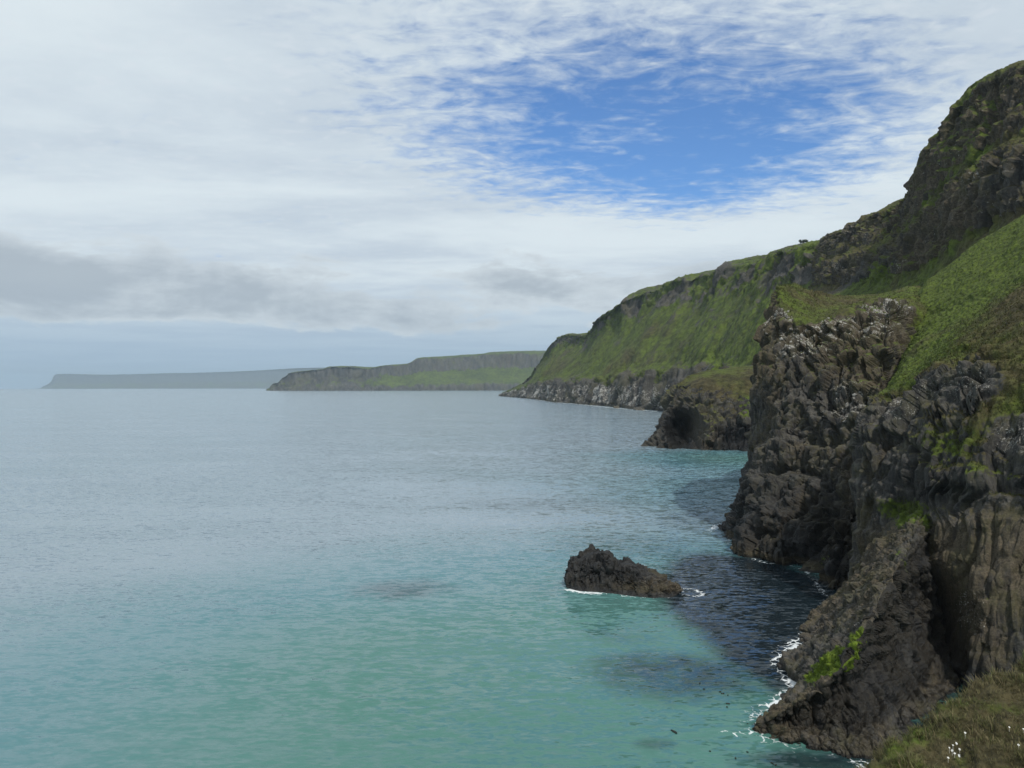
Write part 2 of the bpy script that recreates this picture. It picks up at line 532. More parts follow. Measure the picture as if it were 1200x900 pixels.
def blades_mesh(name, pp, nn, hh, gr, per, width, seed, parent, tints, lean=0.5):
    """tufts of pointed blades, all one mesh"""
    r = np.random.default_rng(seed)
    m = len(pp)
    base = np.repeat(pp, per, 0); h = np.repeat(hh, per) * (0.55 + 0.6 * r.random(m * per)); up = np.repeat(nn, per, 0)
    g = np.repeat(gr, per)
    k = m * per
    ang = r.random(k) * 2 * np.pi
    side = np.stack([np.cos(ang), np.sin(ang), np.zeros(k)], 1)
    out_ = np.stack([np.cos(ang + 1.5), np.sin(ang + 1.5), np.zeros(k)], 1)
    up = up * 0.5 + np.array([0, 0, 1.0])
    up /= np.linalg.norm(up, axis=1, keepdims=True)
    base = base + out_ * (r.random(k) * 0.35 * h)[:, None] - up * (0.12 * h)[:, None]
    wd = (width * h * (0.6 + 0.8 * r.random(k)))[:, None]
    ln = (lean * (0.3 + r.random(k)) * h)[:, None]
    v0 = base - side * wd; v1 = base + side * wd
    mid = base + up * (0.6 * h)[:, None] + out_ * ln * 0.3
    v2 = mid + side * wd * 0.6; v3 = mid - side * wd * 0.6
    tip = base + up * h[:, None] + out_ * ln
    V = np.stack([v0, v1, v2, v3, tip], 1).reshape(-1, 3)
    b = np.arange(k) * 5
    T = np.concatenate([np.stack([b, b + 1, b + 2], 1), np.stack([b, b + 2, b + 3], 1), np.stack([b + 3, b + 2, b + 4], 1)])
    me = bpy.data.meshes.new(name)
    fill_mesh(me, V, T, False)
    dryc, grnc = np.array(tints[0]), np.array(tints[1])
    f = np.clip(g + 0.35 * r.normal(size=k), 0, 1)[:, None]
    c = (dryc * (1 - f) + grnc * f) * (0.55 + 0.8 * r.random(k))[:, None]
    ob = finish(name, me, {'tint': np.repeat(c, 5, 0)}, M_blade, parent)
    ob['kind'] = 'stuff'
    return ob


# ================================================================== SEA
def polyline_dist(p2, pts):
    d = np.full(len(p2), 1e9)
    for a, b in zip(pts[:-1], pts[1:]):
        a = np.asarray(a); b = np.asarray(b)
        ab = b - a
        t = np.clip(((p2 - a) @ ab) / (ab @ ab), 0, 1)
        d = np.minimum(d, np.linalg.norm(p2 - (a + t[:, None] * ab), axis=1))
    return d


def W(px, py):
    """point on the sea surface shown at (px, py)"""
    Y = F * H / (py - EYE)
    return ((px - 600.0) / F * Y, Y)


SHELF_LINE = [W(1012, 898), W(960, 886), W(898, 866), W(883, 849), W(905, 828), W(934, 809), W(925, 795), W(908, 778), W(933, 757)]
BAY_LINE = [W(933, 757), W(952, 725), W(968, 697), W(944, 668), W(925, 662), W(900, 660), W(872, 651), W(853, 636), W(852, 620)]
ROCK_LINE = [W(664, 682), W(668, 692), W(700, 694), W(740, 699), W(785, 700), W(799, 693)]


def build_sea():
    m = bpy.data.materials.new("sea_water")
    m.use_nodes = True
    N = NT(m.node_tree)
    o = N.n('ShaderNodeOutputMaterial')
    bs = N.n('ShaderNodeBsdfPrincipled', {'IOR': 1.333, 'Specular IOR Level': 0.7})
    pos = N.n('ShaderNodeNewGeometry').outputs['Position']
    a = N.n('ShaderNodeAttribute', attribute_name='sea_tone')
    s_ = N.n('ShaderNodeSeparateColor', {0: a.outputs[0]})
    shal_refl, kelp, foam = s_.outputs[0], s_.outputs[1], s_.outputs[2]  # kelp channel also holds painted cliff shade and reflection
    nb = N.noise(pos, 0.06, 5, 0.6)
    nk = N.noise(pos, 0.35, 5, 0.65)
    c = N.mix(N.smooth(shal_refl, 0.0, 0.55), (0.198, 0.258, 0.298), (0.085, 0.188, 0.214))  # offshore tone lifted to stand in for reflected bright cloud
    c = N.mix(N.smooth(shal_refl, 0.45, 1.0), c, (0.066, 0.170, 0.146))
    kelp_shade_f = N.smooth(N.math('ADD', kelp, N.math('MULTIPLY', N.math('SUBTRACT', nk, 0.5), 0.5)), 0.12, 0.95)
    c = N.mix(N.math('MULTIPLY', kelp_shade_f, 0.96), c, (0.007, 0.011, 0.018))
    # foam lace
    nf = N.noise(pos, 1.1, 6, 0.7, 1.2)
    lace = N.n('ShaderNodeTexVoronoi', {'Vector': N.n('ShaderNodeVectorMath', {0: pos, 1: N.noise(pos, 0.8, 3, 0.6, 0, True)}, operation='ADD').outputs[0],
                                        'Scale': 1.0}, feature='DISTANCE_TO_EDGE').outputs[0]
    lacef = N.math('SUBTRACT', 1.0, N.smooth(lace, 0.02, 0.14))
    ff = N.math('ADD', N.math('MULTIPLY', foam, 1.25), N.math('MULTIPLY', N.math('SUBTRACT', nf, 0.5), 1.4))
    ff = N.math('ADD', ff, N.math('MULTIPLY', N.math('SUBTRACT', lacef, 0.6), 0.55))
    ff = N.math('MULTIPLY', N.smooth(ff, 0.66, 1.0), N.smooth(foam, 0.03, 0.25))
    c = N.mix(N.math('MULTIPLY', ff, 0.9), c, (0.72, 0.75, 0.76))
    N.link(c, bs.inputs['Base Color'])
    N.link(N.math('ADD', 0.13, N.math('MULTIPLY', ff, 0.6)), bs.inputs['Roughness'])
    # waves: swell, chop and ripples as slopes of the surface normal
    rot = (0, 0, -0.37)
    def slope(vecscale, scale, det, amp, r=rot, rg=0.6):
        v = N.noise(N.scalev(pos, vecscale, rot=r), scale, det, rg, 0.3, True)
        v = N.n('ShaderNodeVectorMath', {0: v, 1: (0.5, 0.5, 0.5)}, operation='SUBTRACT').outputs[0]
        return N.n('ShaderNodeVectorMath', {0: v, 1: (amp * 0.6, amp, 0)}, operation='MULTIPLY').outputs[0]
    calm = N.smooth(N.noise(N.scalev(pos, (1, 2.2, 1)), 0.012, 4, 0.6), 0.30, 0.68)   # cat's-paws and slicks
    add0 = lambda x, y: N.n('ShaderNodeVectorMath', {0: x, 1: y}, operation='ADD').outputs[0]
    g1 = slope((0.35, 1.0, 1), 0.09, 2, 0.16)
    g2 = slope((0.35, 1.0, 1), 0.40, 2, 0.60, rot, 0.45)
    g3 = add0(slope((0.36, 1.0, 1), 1.25, 1, 1.6, (0, 0, -0.15), 0.4), slope((0.42, 1.0, 1), 3.1, 1, 1.5, (0, 0, -0.45), 0.4))
    add = lambda x, y: N.n('ShaderNodeVectorMath', {0: x, 1: y}, operation='ADD').outputs[0]
    g23 = add(g2, g3)
    sc_ = N.n('ShaderNodeVectorMath', {0: g23}, operation='SCALE')
    N.link(N.math('ADD', 0.40, N.math('MULTIPLY', calm, 0.95)), sc_.inputs['Scale'])
    gw = add(g1, sc_.outputs[0])
    gs = N.n('ShaderNodeSeparateXYZ', {0: gw})
    gy = N.math('MINIMUM', gs.outputs[1], N.math('ADD', 0.022, N.math('MULTIPLY', gs.outputs[1], 0.12)))
    gw = N.n('ShaderNodeCombineXYZ', {0: gs.outputs[0], 1: gy, 2: 0.0}).outputs[0]
    g = add(gw, N.n('ShaderNodeNewGeometry').outputs['Normal'])
    gn = N.n('ShaderNodeVectorMath', {0: g}, operation='NORMALIZE').outputs[0]
    N.link(gn, bs.inputs['Normal'])
    N.link(bs.outputs[0], o.inputs[0])

    r = np.concatenate([[3, 12, 24, 34, 40], np.arange(44, 150, 0.55), np.geomspace(150, 24000, 190)])
    th = np.concatenate([np.linspace(-46, 46, 430), np.linspace(52, 308, 44)]) * np.pi / 180
    T, R = np.meshgrid(th, r, indexing='ij')
    P = np.stack([np.sin(T) * R, np.cos(T) * R, -R ** 2 / (2 * RE)], -1)
    p = P.reshape(-1, 3)
    x, y = p[:, 0], p[:, 1]
    p2 = p[:, :2]
    # water colour: shallow turquoise near the coast; offshore grey-blue has sky reflection painted in
    sh_refl = 1.0 - ss(np.hypot((x - 35) * 1.0, (y - 55) * 1.1), 25, 138)
    sh_refl = np.maximum(sh_refl, 0.42 * np.exp(-(((x - 55) / 50) ** 2 + ((y - 215) / 75) ** 2)))  # bluish patch paints in the reflected gap of blue sky
    n_ = fbm(p * np.array([1, 1, 0]), 60.0, 4, 0.5, 1.0)
    sh_refl = np.clip(sh_refl + 0.22 * n_ * (np.hypot(x, y) < 1200), 0, 1)
    gb = np.exp(-(((x - 90) / 40) ** 2 + ((y - 300) / 40) ** 2))            # green water below the second headland
    sh_refl = np.clip(sh_refl + 0.75 * gb, 0, 1)
    kelp_shade = np.zeros(len(p))  # kelp beds, plus the cliff's shade and reflection painted dark in the bay
    for (px, py, rx, ry, s) in ((795, 790, 9, 7, .75), (882, 735, 7, 20, 1.3), (740, 745, 6, 5, .35), (735, 640, 16, 14, .42), (470, 690, 8, 6, .5), (830, 610, 12, 20, .42),
                                (640, 690, 6, 6, .3), (770, 872, 2.0, 1.2, .5), (908, 840, 2.2, 4, .5), (965, 892, 6, 2.2, .8), (1060, 872, 5, 4, 2.0),
                                (915, 715, 11, 26, 2.2), (345, 660, 7, 3, .18), (650, 590, 30, 14, .35)):
        cxy = W(px, py)
        kelp_shade = np.maximum(kelp_shade, s * np.exp(-(((x - cxy[0]) / rx) ** 2 + ((y - cxy[1]) / ry) ** 2) ** 1.5 * 0.7))
    nk = fbm(p * np.array([1, 1, 0]), 14.0, 4, 0.55, 5.0)
    kelp_shade = np.clip(kelp_shade * (1 + 0.5 * nk), 0, 1)
    fo = np.zeros(len(p))
    near = (y > 40) & (y < 200) & (x > -20) & (x < 80)
    q = p2[near]
    fn = np.maximum.reduce([
        1.05 * np.exp(-(polyline_dist(q, SHELF_LINE[4:9]) / 0.85) ** 2),
        0.50 * np.exp(-(polyline_dist(q, SHELF_LINE) / 2.2) ** 2),
        0.40 * np.exp(-(polyline_dist(q, BAY_LINE) / 2.0) ** 2),
        0.45 * np.exp(-(polyline_dist(q, ROCK_LINE) / 1.5) ** 2),
        0.55 * np.exp(-(polyline_dist(q, SHELF_LINE[:5]) / 0.7) ** 2),
        0.62 * np.exp(-(polyline_dist(q, BAY_LINE) / 0.8) ** 2),
        0.95 * np.exp(-(polyline_dist(q, [W(832, 621), W(846, 613), W(856, 611)]) / 0.9) ** 2),
        0.95 * np.exp(-(polyline_dist(q, [W(835, 623), W(853, 625)]) / 0.9) ** 2),
        1.5 * np.exp(-(polyline_dist(q, [W(668, 691), W(682, 694), W(700, 695)]) / 0.9) ** 2),
        0.6 * np.exp(-(polyline_dist(q, ROCK_LINE) / 0.5) ** 2),
        0.95 * np.exp(-(polyline_dist(q, [W(797, 689), W(812, 690), W(826, 697), W(812, 699), W(802, 697)]) / 0.45) ** 2),
        0.75 * np.exp(-(polyline_dist(q, [W(848, 858), W(862, 861), W(880, 858)]) / 0.5) ** 2),
        0.6 * np.exp(-(polyline_dist(q, [W(915, 757), W(930, 752), W(945, 742)]) / 0.5) ** 2),
    ])
    q3 = np.concatenate([q, np.zeros((len(q), 1))], 1)
    fn = fn * (0.50 + 0.62 * ss(fbm(q3, 7.0, 3, 0.5, 41.0), -0.5, 0.4))
    fo[near] = fn
    far = (y > 300) & (y < 2200) & (x > -40) & (x < 200)
    line = [W(600, 466), W(625, 467.5), W(650, 471.5), (W(672, 473)), W(700, 476), W(735, 479.5), W(772, 482)]
    fo[far] = 0.85 * np.exp(-(polyline_dist(p2[far], line) / 6.0) ** 2)
    attr = np.stack([sh_refl, kelp_shade, fo, np.ones(len(p))], 1)
    ob = mesh_grid("sea", P, {'sea_tone': attr}, m, None, True, close_u=True)
    structure(ob, "turquoise and grey-blue sea rippled by the breeze")
    return ob


build_sea()


# ================================================================== FAR COAST
def far_land(name, stations, nu, nv, mat, amps, size, seed, label, green=0.6, pale=None, rib=0.0, gvar=0.15):
    P, g = loft(stations, nu, nv)
    n = normals(P, False)
    flip = float((n * (np.array([0, 0, H]) - P)).sum()) < 0
    if rib:
        # spurs and gullies running down the slope, slanting a little
        n = normals(P, flip)
        q = P.reshape(-1, 3)
        c = np.stack([q[:, 1] - 0.9 * q[:, 2], q[:, 2] * 0.22, q[:, 0] * 0.15], 1)
        rb = 1 - 2 * np.abs(fbm(c, 95.0, 3, 0.55, seed + 0.7)) + 0.8 * fbm(c, 38.0, 3, 0.55, seed + 0.2)
        P += n * (rib * rb.reshape(g.shape) * ss(P[..., 2], 20, 50))[..., None]
    P = rocky(P, g, flip, amps, size, seed, turf_amp=amps[1] * 0.35)
    g = np.clip(g + 0.40 * gvar + gvar * fbm(P.reshape(-1, 3) / np.array([1.0, 1.0, 0.5]), size * 3.5, 4, 0.6, seed + 3).reshape(g.shape), 0, 1)
    gm, nz, no = masks(P, g, flip, 0.8, seed, size)
    P[..., 2] -= (P[..., 0] ** 2 + P[..., 1] ** 2) / (2 * RE)
    gr = np.clip(green + 0.35 * no, 0, 1)
    pl = pale(P, g) if pale else np.zeros_like(g)
    ma = np.stack([gm, gr, pl, np.full_like(g, 0.22)], -1)
    mb = np.stack([np.zeros_like(g)] * 3, -1)
    ob = mesh_grid(name, P, {'ma': ma, 'mb': mb}, mat)
    return structure(ob, label)


# Distant table-topped headland on the horizon
rim = [(40, 456, 0), (50, 453, 0.2), (61, 446, 0.3), (65, 438.2, 1), (85, 437.8, 1), (110, 439, 1), (150, 438.2, 1), (200, 437, 1), (250, 436, 1), (300, 434, 1), (345, 431.5, 1), (420, 430, 1), (520, 430, 1)]
st = []
for (px, py, _) in rim:
    Y0 = 21500.0
    py -= 1.2
    base = 453.9
    hgt = base - py
    st.append([(px - 3, 456.5, Y0 - 260, 0), (px - 2, base - 0.15 * hgt, Y0 - 200, 0.7), (px - 1, base - 0.42 * hgt, Y0 - 60, 0.3), (px, base - 0.93 * hgt, Y0, 0.2),
               (px, py, Y0 + 30, 0.8), (px + 10, py + 0.2, Y0 + 900, 1), (px + 60, py + 1.0, Y0 + 2200, 1)])
far_land("distant_headland", st, 220, 46, M_dist, (9, 16, 9, 4), 90.0, 1, "hazy flat-topped headland on the horizon", 0.4)

rim = [(312, 457.0, 457.5, 5350), (318, 449.5, 457.6, 5330), (323, 448.5, 457.6, 5300), (331, 442, 457.7, 5280), (341, 436, 457.7, 5250), (364, 433.6, 457.7, 5250), (378, 431.5, 457.7, 5230),
       (383, 429.6, 457.7, 5230), (402, 429.5, 457.7, 5230), (428, 431, 457.6, 5280), (448, 428.3, 457.6, 5300), (476, 425.5, 457.6, 5350), (489, 419, 457.6, 5400),
       (520, 418, 457.4, 5450), (545, 416.5, 457.4, 5480), (562, 414, 457.4, 5500), (600, 413, 457.4, 5500), (650, 412.5, 457.4, 5450), (720, 412, 457.4, 5400)]
st = []
for (px, py, base, Y0) in rim:
    hh = base - py
    k = ss(np.array(float(px)), 400, 500)
    st.append([(px, 459, Y0 - 10, 0), (px, base - 0.16 * hh, Y0 + 10, 0.05), (px + 1, base - 0.30 * hh, Y0 + 40 + 60 * k, 0.25 + 0.65 * k), (px + 1, base - 0.55 * hh, Y0 + 70 + 140 * k, 0.25 + 0.5 * k),
               (px + 2, base - 0.62 * hh, Y0 + 80 + 160 * k, 0.3), (px + 2, base - 0.94 * hh, Y0 + 95 + 190 * k, 0.25), (px + 2, py, Y0 + 110 + 210 * k, 0.95), (px + 8, py - 0.3, Y0 + 500, 1), (px + 20, py - (2.2 if px > 500 else 0.4), Y0 + 1500, 1)])
def pale_h(P, g):
    b = np.zeros(g.shape)
    for px in (390, 405, 420, 440, 460):
        b = np.maximum(b, blob(P, px, 452, 5270, (70, 200, 45), 0.6))
    return b * 0.5
far_land("far_headland", st, 330, 80, M_dist, (5, 16, 9, 5), 45.0, 2, "green-topped headland across the bay with pale rocks at its foot", 0.95, pale_h)

# the long hillside coast
def fs(wt, lt, s1, ub, rm, bk):
    return [(wt[0] - 1, wt[1] + 6, wt[2] - 2, 0.0), (*wt, 0.0), (*lt, 0.5), (lt[0] * 0.5 + s1[0] * 0.5 + 1, lt[1] * 0.5 + s1[1] * 0.5, lt[2] * 0.5 + s1[2] * 0.5, 0.85),
            (*s1, 0.92), (*ub, 0.75), (ub[0] * .35 + rm[0] * .65 - 1, ub[1] * .35 + rm[1] * .65, ub[2] * .2 + rm[2] * .8 - 6, 0.52), (*rm, 0.7), (*bk, 1.0), (bk[0] + 120, bk[1] + 4, bk[2] + 500, 1.0)]
st = [
    fs((585, 464.5, 2230), (588, 463, 2240), (590, 462, 2250), (592, 461, 2270), (594, 460, 2290), (600, 460, 2400)),
    fs((600, 465.4, 2000), (606, 457, 2010), (612, 452, 2040), (618, 447, 2080), (623, 443, 2110), (650, 440, 2300)),
    fs((622, 467.3, 1740), (628, 449, 1755), (635, 437, 1800), (645, 414, 1860), (655, 394.5, 1890), (680, 393, 2200)),
    fs((648, 470.8, 1400), (655, 447, 1420), (668, 430, 1500), (680, 408, 1600), (689, 391, 1650), (730, 389, 1950)),
    fs((672, 472.7, 1265), (680, 446, 1280), (690, 425, 1340), (697, 397, 1430), (700, 375, 1480), (740, 372, 1800)),
    fs((700, 475, 1130), (708, 445, 1145), (718, 420, 1200), (728, 384, 1290), (740, 346, 1340), (780, 343, 1650)),
    fs((718, 476.5, 1060), (726, 443, 1075), (736, 416, 1130), (748, 376, 1210), (768, 336.5, 1260), (810, 334, 1500)),
    fs((735, 478.5, 977), (742, 440, 990), (752, 414, 1040), (768, 370, 1120), (787, 326, 1180), (830, 323, 1400)),
    fs((770, 481, 890), (778, 438, 900), (790, 410, 940), (812, 365, 1000), (835, 315.5, 1050), (880, 312, 1250)),
    fs((810, 488, 714), (820, 435, 730), (830, 405, 760), (848, 356, 830), (880, 301, 870), (920, 298, 1050)),
    fs((850, 500, 533), (860, 440, 545), (872, 400, 590), (890, 348, 650), (912, 288, 700), (960, 283, 850)),
    fs((900, 515, 404), (910, 440, 420), (925, 400, 450), (945, 340, 500), (970, 276, 560), (1030, 270, 700)),
    fs((960, 530, 326), (970, 440, 340), (985, 400, 380), (1010, 330, 440), (1064, 228, 500), (1120, 222, 600)),
]
def pale_f(P, g):
    z = P[..., 2]
    no = fbm(P.reshape(-1, 3) / np.array([1, 1, 3.0]), 26.0, 4, 0.65, 4).reshape(g.shape)
    return np.clip((1 - ss(z, 24, 46)) * ss(z, 0, 5) * (0.56 + 0.65 * no), 0, 0.85)
far_land("hillside", st, 900, 330, M_far, (4.0, 7.5, 5.0, 2.4), 22.0, 3, "long green hillside with a rocky rim and pale cliffs along its foot", 0.72, pale_f, 7.0, 0.5)


# second headland with a sea cave
def gs(a):
    return [(a[0][0], a[0][1] + 14, a[0][2], 0.0)] + [(*q[:3], q[3]) for q in a]
st = [
    gs([('w')] ) if False else [('w', 100, 470, -6, 0), ('w', 101, 470, 0, 0), ('w', 103, 470, 8, 0), ('w', 106, 470, 16, .3), ('w', 109, 470, 24, .6), ('w', 115, 470, 32, 1), ('w', 125, 470, 36, 1), ('w', 140, 475, 37, 1)],
    gs([(759, 521, 372, 0), (771, 504, 374, 0), (779, 484, 377, 0), (786, 462, 382, .3), (800, 445, 387, .8), (820, 437, 405, 1), (850, 434, 440, 1)]),
    gs([(772, 524, 352, 0), (786, 502, 357, 0), (792, 480, 364, 0), (797, 461, 370, .3), (806, 446, 378, .9), (826, 437, 400, 1), (855, 434, 440, 1)]),
    gs([(795, 527, 339, 0), (802, 502, 345, .1), (807, 480, 352, .2), (812, 461, 359, .5), (820, 445, 367, .9), (836, 434, 395, 1), (862, 432, 440, 1)]),
    gs([(818, 528, 336, 0), (822, 502, 341, .35), (826, 480, 348, .45), (831, 461, 355, .6), (838, 445, 363, .9), (850, 432, 390, 1), (875, 430, 440, 1)]),
    gs([(850, 528, 334, 0), (851, 502, 340, .3), (854, 480, 347, .45), (858, 461, 354, .65), (864, 444, 362, .95), (872, 431, 390, 1), (890, 429, 440, 1)]),
    gs([(885, 529, 332, 0), (886, 502, 338, .4), (888, 480, 345, .6), (892, 461, 352, .8), (896, 443, 360, 1), (902, 430, 390, 1), (915, 428, 440, 1)]),
    gs([(930, 530, 328, 0), (931, 502, 334, .3), (933, 480, 341, .5), (937, 461, 348, .8), (940, 443, 356, 1), (945, 430, 390, 1), (960, 428, 440, 1)]),
]
P, g = loft(st, 330, 230)
flip = float((normals(P, False) * (np.array([0, 0, H]) - P)).sum()) < 0
P = rocky(P, g, flip, (1.6, 3.0, 1.9, 0.8), 9.0, 11, turf_amp=0.8, ledge=1.5, joint=1.6)
carve(P, 803, 504, 347, (7.5, 18, 11), (5, 32, 0))
carve(P, 868, 515, 337, (9, 12, 5), (0, 3, 0))
gm, nz, no = masks(P, g, flip, 0.9, 11, 9)
shade_mask = np.maximum(blob(P, 795, 500, 352, (10, 40, 13), 0.6), blob(P, 868, 512, 340, (13, 16, 8), 0.6))  # cave and hollow shade, painted into the rock colour
wet_shade = np.clip(1.0 * shade_mask + 0.55 * (1 - ss(P[..., 2], 1, 7)), 0, 1)
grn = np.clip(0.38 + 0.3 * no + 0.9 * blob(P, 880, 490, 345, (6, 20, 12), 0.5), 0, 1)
gm = np.clip(gm * (1 - 0.9 * shade_mask), 0, 1)
ma = np.stack([gm, grn, 0.30 * (1 - shade_mask) * np.ones_like(g), np.full_like(g, 0.45)], -1)
structure(mesh_grid("cave_headland", P, {'ma': ma, 'mb': np.stack([wet_shade, 0 * g, 0 * g], -1)}, M_mid, flat_below=0.5), "grassy headland with a dark sea cave at its waterline")


# ================================================================== HIGH CLIFF at the back
def es(rm, bs, kk=0.0):
    (rx, ry, rY), (bx, by, bY) = rm, bs
    f = lambda t, s, g: (bx + (rx - bx) * t, by + (ry - by) * t, bY + (rY - bY) * s, g)
    return [(bx - 5, by + 70, bY - 30, 0.9), (bx, by, bY, 0.8), f(0.16, 0.25, 0.75), f(0.30, 0.32, 0.28), f(0.52, 0.42, 0.25), f(0.60, 0.60, 0.62), f(0.68, 0.68, 0.5), f(0.92, 0.90, 0.32), f(1, 1, 0.6),
            (rx + 15, ry - 2, rY + 40, 1), (rx + 60, ry + 8, rY + 140, 1)]
st = [
    es((955, 290, 520), (950, 350, 440)),
    es((972, 277, 470), (962, 350, 400)),
    es((1000, 264, 425), (985, 352, 360)),
    es((1040, 241, 385), (1010, 354, 330)),
    es((1062, 227, 362), (1035, 354, 305)),
    es((1072, 203, 338), (1058, 352, 285)),
    es((1086, 172, 322), (1075, 350, 275)),
    es((1102, 149, 310), (1092, 345, 262)),
    es((1122, 122, 300), (1115, 335, 250)),
    es((1140, 103, 290), (1132, 322, 238)),
    es((1166, 89, 276), (1165, 302, 224)),
    es((1200, 75, 262), (1200, 285, 208)),
    es((1280, 50, 245), (1280, 265, 190)),
    es((1380, 30, 230), (1380, 250, 175)),
]
P, g = loft(st, 520, 440)
flip = float((normals(P, False) * (np.array([0, 0, H]) - P)).sum()) < 0
P = rocky(P, g, flip, (2.2, 2.6, 1.5, 0.7), 9.5, 21, turf_amp=1.2, strat=0.6, ledge=1.8, joint=2.2)
carve(P, 976, 318, 378, (5, 30, 14), (4, 14, 0))
gm, nz, no = masks(P, np.clip(g + 0.22, 0, 1), flip, 1.0, 21, 9)
pal = np.clip(0.38 + 0.30 * fbm(P.reshape(-1, 3), 14.0, 3, 0.6, 8).reshape(g.shape), 0, 0.6)
pal = np.maximum(pal, 0.55 * np.maximum(blob(P, 1145, 170, 285, (10, 30, 6), .6), blob(P, 1185, 240, 250, (14, 25, 6), .6)))
grn = np.clip(0.40 + 0.45 * no + 0.9 * blob(P, 1010, 328, 345, (14, 40, 12), 0.6), 0, 1)
gm = np.clip(gm + 0.5 * blob(P, 1010, 330, 345, (14, 40, 12), 0.6), 0, 1)
shade_mask = blob(P, 976, 318, 385, (6, 40, 14), 0.5)  # shade of the carved recess, painted as darker rock
ma = np.stack([gm * (1 - shade_mask), grn, pal, np.clip(0.60 + 0.3 * no, 0, 1)], -1)
structure(mesh_grid("high_cliff", P, {'ma': ma, 'mb': np.stack([0.7 * shade_mask, 0 * g, 0 * g], -1)}, M_mid, flat_below=0.5), "towering craggy cliff rising behind the grassy saddle")


# ================================================================== NEAR HEADLAND
def near_mat_attrs(P, g, gm, no, green, pale, brown, wet_shade, vivid):
    ma = np.stack([np.clip(gm, 0, 1), np.clip(green, 0, 1), np.clip(pale, 0, 1), np.clip(brown, 0, 1)], -1)
    mb = np.stack([np.clip(wet_shade, 0, 1), np.clip(vivid, 0, 1), 0 * g], -1)
    return {'ma': ma, 'mb': mb}


st = [
    [('w', 70, 235, -4, 0), ('w', 72, 235, 2, 0), ('w', 75, 233, 10, 0), ('w', 79, 231, 20, 0), ('w', 83, 229, 30, 0), ('w', 87, 226, 40, .3), ('w', 90, 224, 43, .8), ('w', 97, 220, 44, 1), ('w', 110, 220, 44, 1)],
    [('w', 57, 190, -4, 0), ('w', 58, 190, 2, 0), ('w', 60, 189, 10, 0), ('w', 62, 188, 20, 0), ('w', 64, 187, 30, 0), ('w', 67, 186, 40, .2), ('w', 70, 185, 46, .8), ('w', 76, 187, 47.5, 1), ('w', 84, 200, 46, 1)],
    [(854, 632, 163, 0), (862, 603, 163, 0), (872, 572, 163, 0), (882, 540, 162, 0), (888, 480, 162, 0), (890, 425, 163, .05), (908, 350, 165, .3), (922, 337, 172, .8), (934, 338, 190, 1)],
    [(852, 648, 141, 0), (857, 620, 141, 0), (869, 585, 144, .05), (881, 545, 147, .05), (888, 490, 150, 0), (890, 430, 153, .05), (906, 362, 157, .2), (914, 340, 162, .7), (938, 334, 180, 1)],
    [(868, 668, 127, 0), (874, 638, 127.5, 0), (884, 600, 130, 0), (896, 550, 134, .05), (902, 490, 138, 0), (906, 440, 142, 0), (916, 392, 147, .15), (925, 368, 151, .75), (948, 338, 175, 1)],
    [(898, 678, 121.5, 0), (901, 648, 121.5, 0), (908, 605, 125, 0), (916, 550, 130, 0), (920, 488, 135, 0), (923, 436, 139, 0), (932, 394, 144, .15), (940, 376, 148, .85), (960, 340, 178, 1)],
    [(930, 684, 118, 0), (933, 652, 118.5, 0), (936, 608, 122, 0), (938, 550, 127, 0), (940, 485, 132.5, 0), (943, 432, 137, .05), (948, 396, 142, .15), (955, 382, 147, .85), (972, 342, 182, 1)],
    [(958, 702, 109, 0), (962, 665, 110, 0), (968, 615, 115, 0), (972, 552, 121, 0), (974, 482, 127, 0), (976, 425, 132, .1), (982, 390, 137, .25), (990, 368, 143, .6), (1000, 346, 186, 1)],
    [(972, 708, 105, 0), (982, 668, 106, 0), (992, 620, 110, 0), (1000, 556, 116, 0), (1006, 482, 123, 0), (1012, 425, 128, .15), (1018, 382, 133, .15), (1030, 354, 141, .5), (1036, 345, 188, 1)],
    [(990, 708, 107, 0), (1002, 668, 108, 0), (1014, 620, 111, 0), (1026, 556, 115, 0), (1034, 482, 120, .2), (1040, 425, 125, .2), (1050, 374, 131, .2), (1064, 353, 139, .6), (1076, 338, 186, 1)],
    [(1020, 708, 112, 0), (1030, 668, 113, 0), (1040, 620, 115, 0), (1052, 556, 117, .2), (1070, 500, 124, .6), (1082, 440, 131, .9), (1094, 400, 138, 1), (1110, 372, 150, 1), (1125, 350, 192, 1)],
]
P, g = loft(st, 560, 520)
flip = float((normals(P, False) * (np.array([0, 0, H]) - P)).sum()) < 0
P = rocky(P, g, flip, (1.3, 1.4, 0.85, 0.36), 5.6, 31, turf_amp=0.6, ledge=0.8, joint=1.7)
carve(P, 985, 635, 112, (4.0, 9, 6), (1.5, 3.5, 0))
carve(P, 965, 410, 138, (1.2, 4, 3.0), (0, 3, 0))
gm, nz, no = masks(P, np.clip(g + 0.25 * ss(P[..., 2], 16, 34), 0, 1), flip, 0.75, 31, 6)
z = P[..., 2]
rimz = np.maximum.reduce([blob(P, 1000, 385, 136, (9, 14, 4), .6), blob(P, 1040, 362, 138, (6, 10, 4), .6), blob(P, 945, 392, 143, (10, 10, 2.2), .6),
                          blob(P, 912, 378, 152, (2.2, 10, 8), .6), blob(P, 995, 470, 124, (5, 10, 4.5), .6), blob(P, 950, 410, 141, (9, 8, 3), .6)])
pale = np.clip(0.20 + 0.30 * rimz + 0.2 * no + 0.22 * ss(nz, 0.2, 0.6), 0, 0.70) * ss(z, 9, 20)
wet_shade = np.clip((1 - ss(z + 5.0 * no, 3, 20)) * 0.86, 0, 1)
tide = ss(z, 0.2, 0.5) * (1 - ss(z + 0.4 * no, 0.9, 1.7))
wet_shade = wet_shade * (1 - 0.75 * tide)
brown = np.clip(0.40 + 0.4 * no + 0.35 * ss(z, 18, 35) + 0.8 * tide, 0, 1)
grn = np.clip(0.62 + 0.35 * no - 0.3 * blob(P, 905, 400, 155, (6, 12, 12), .5), 0, 1)
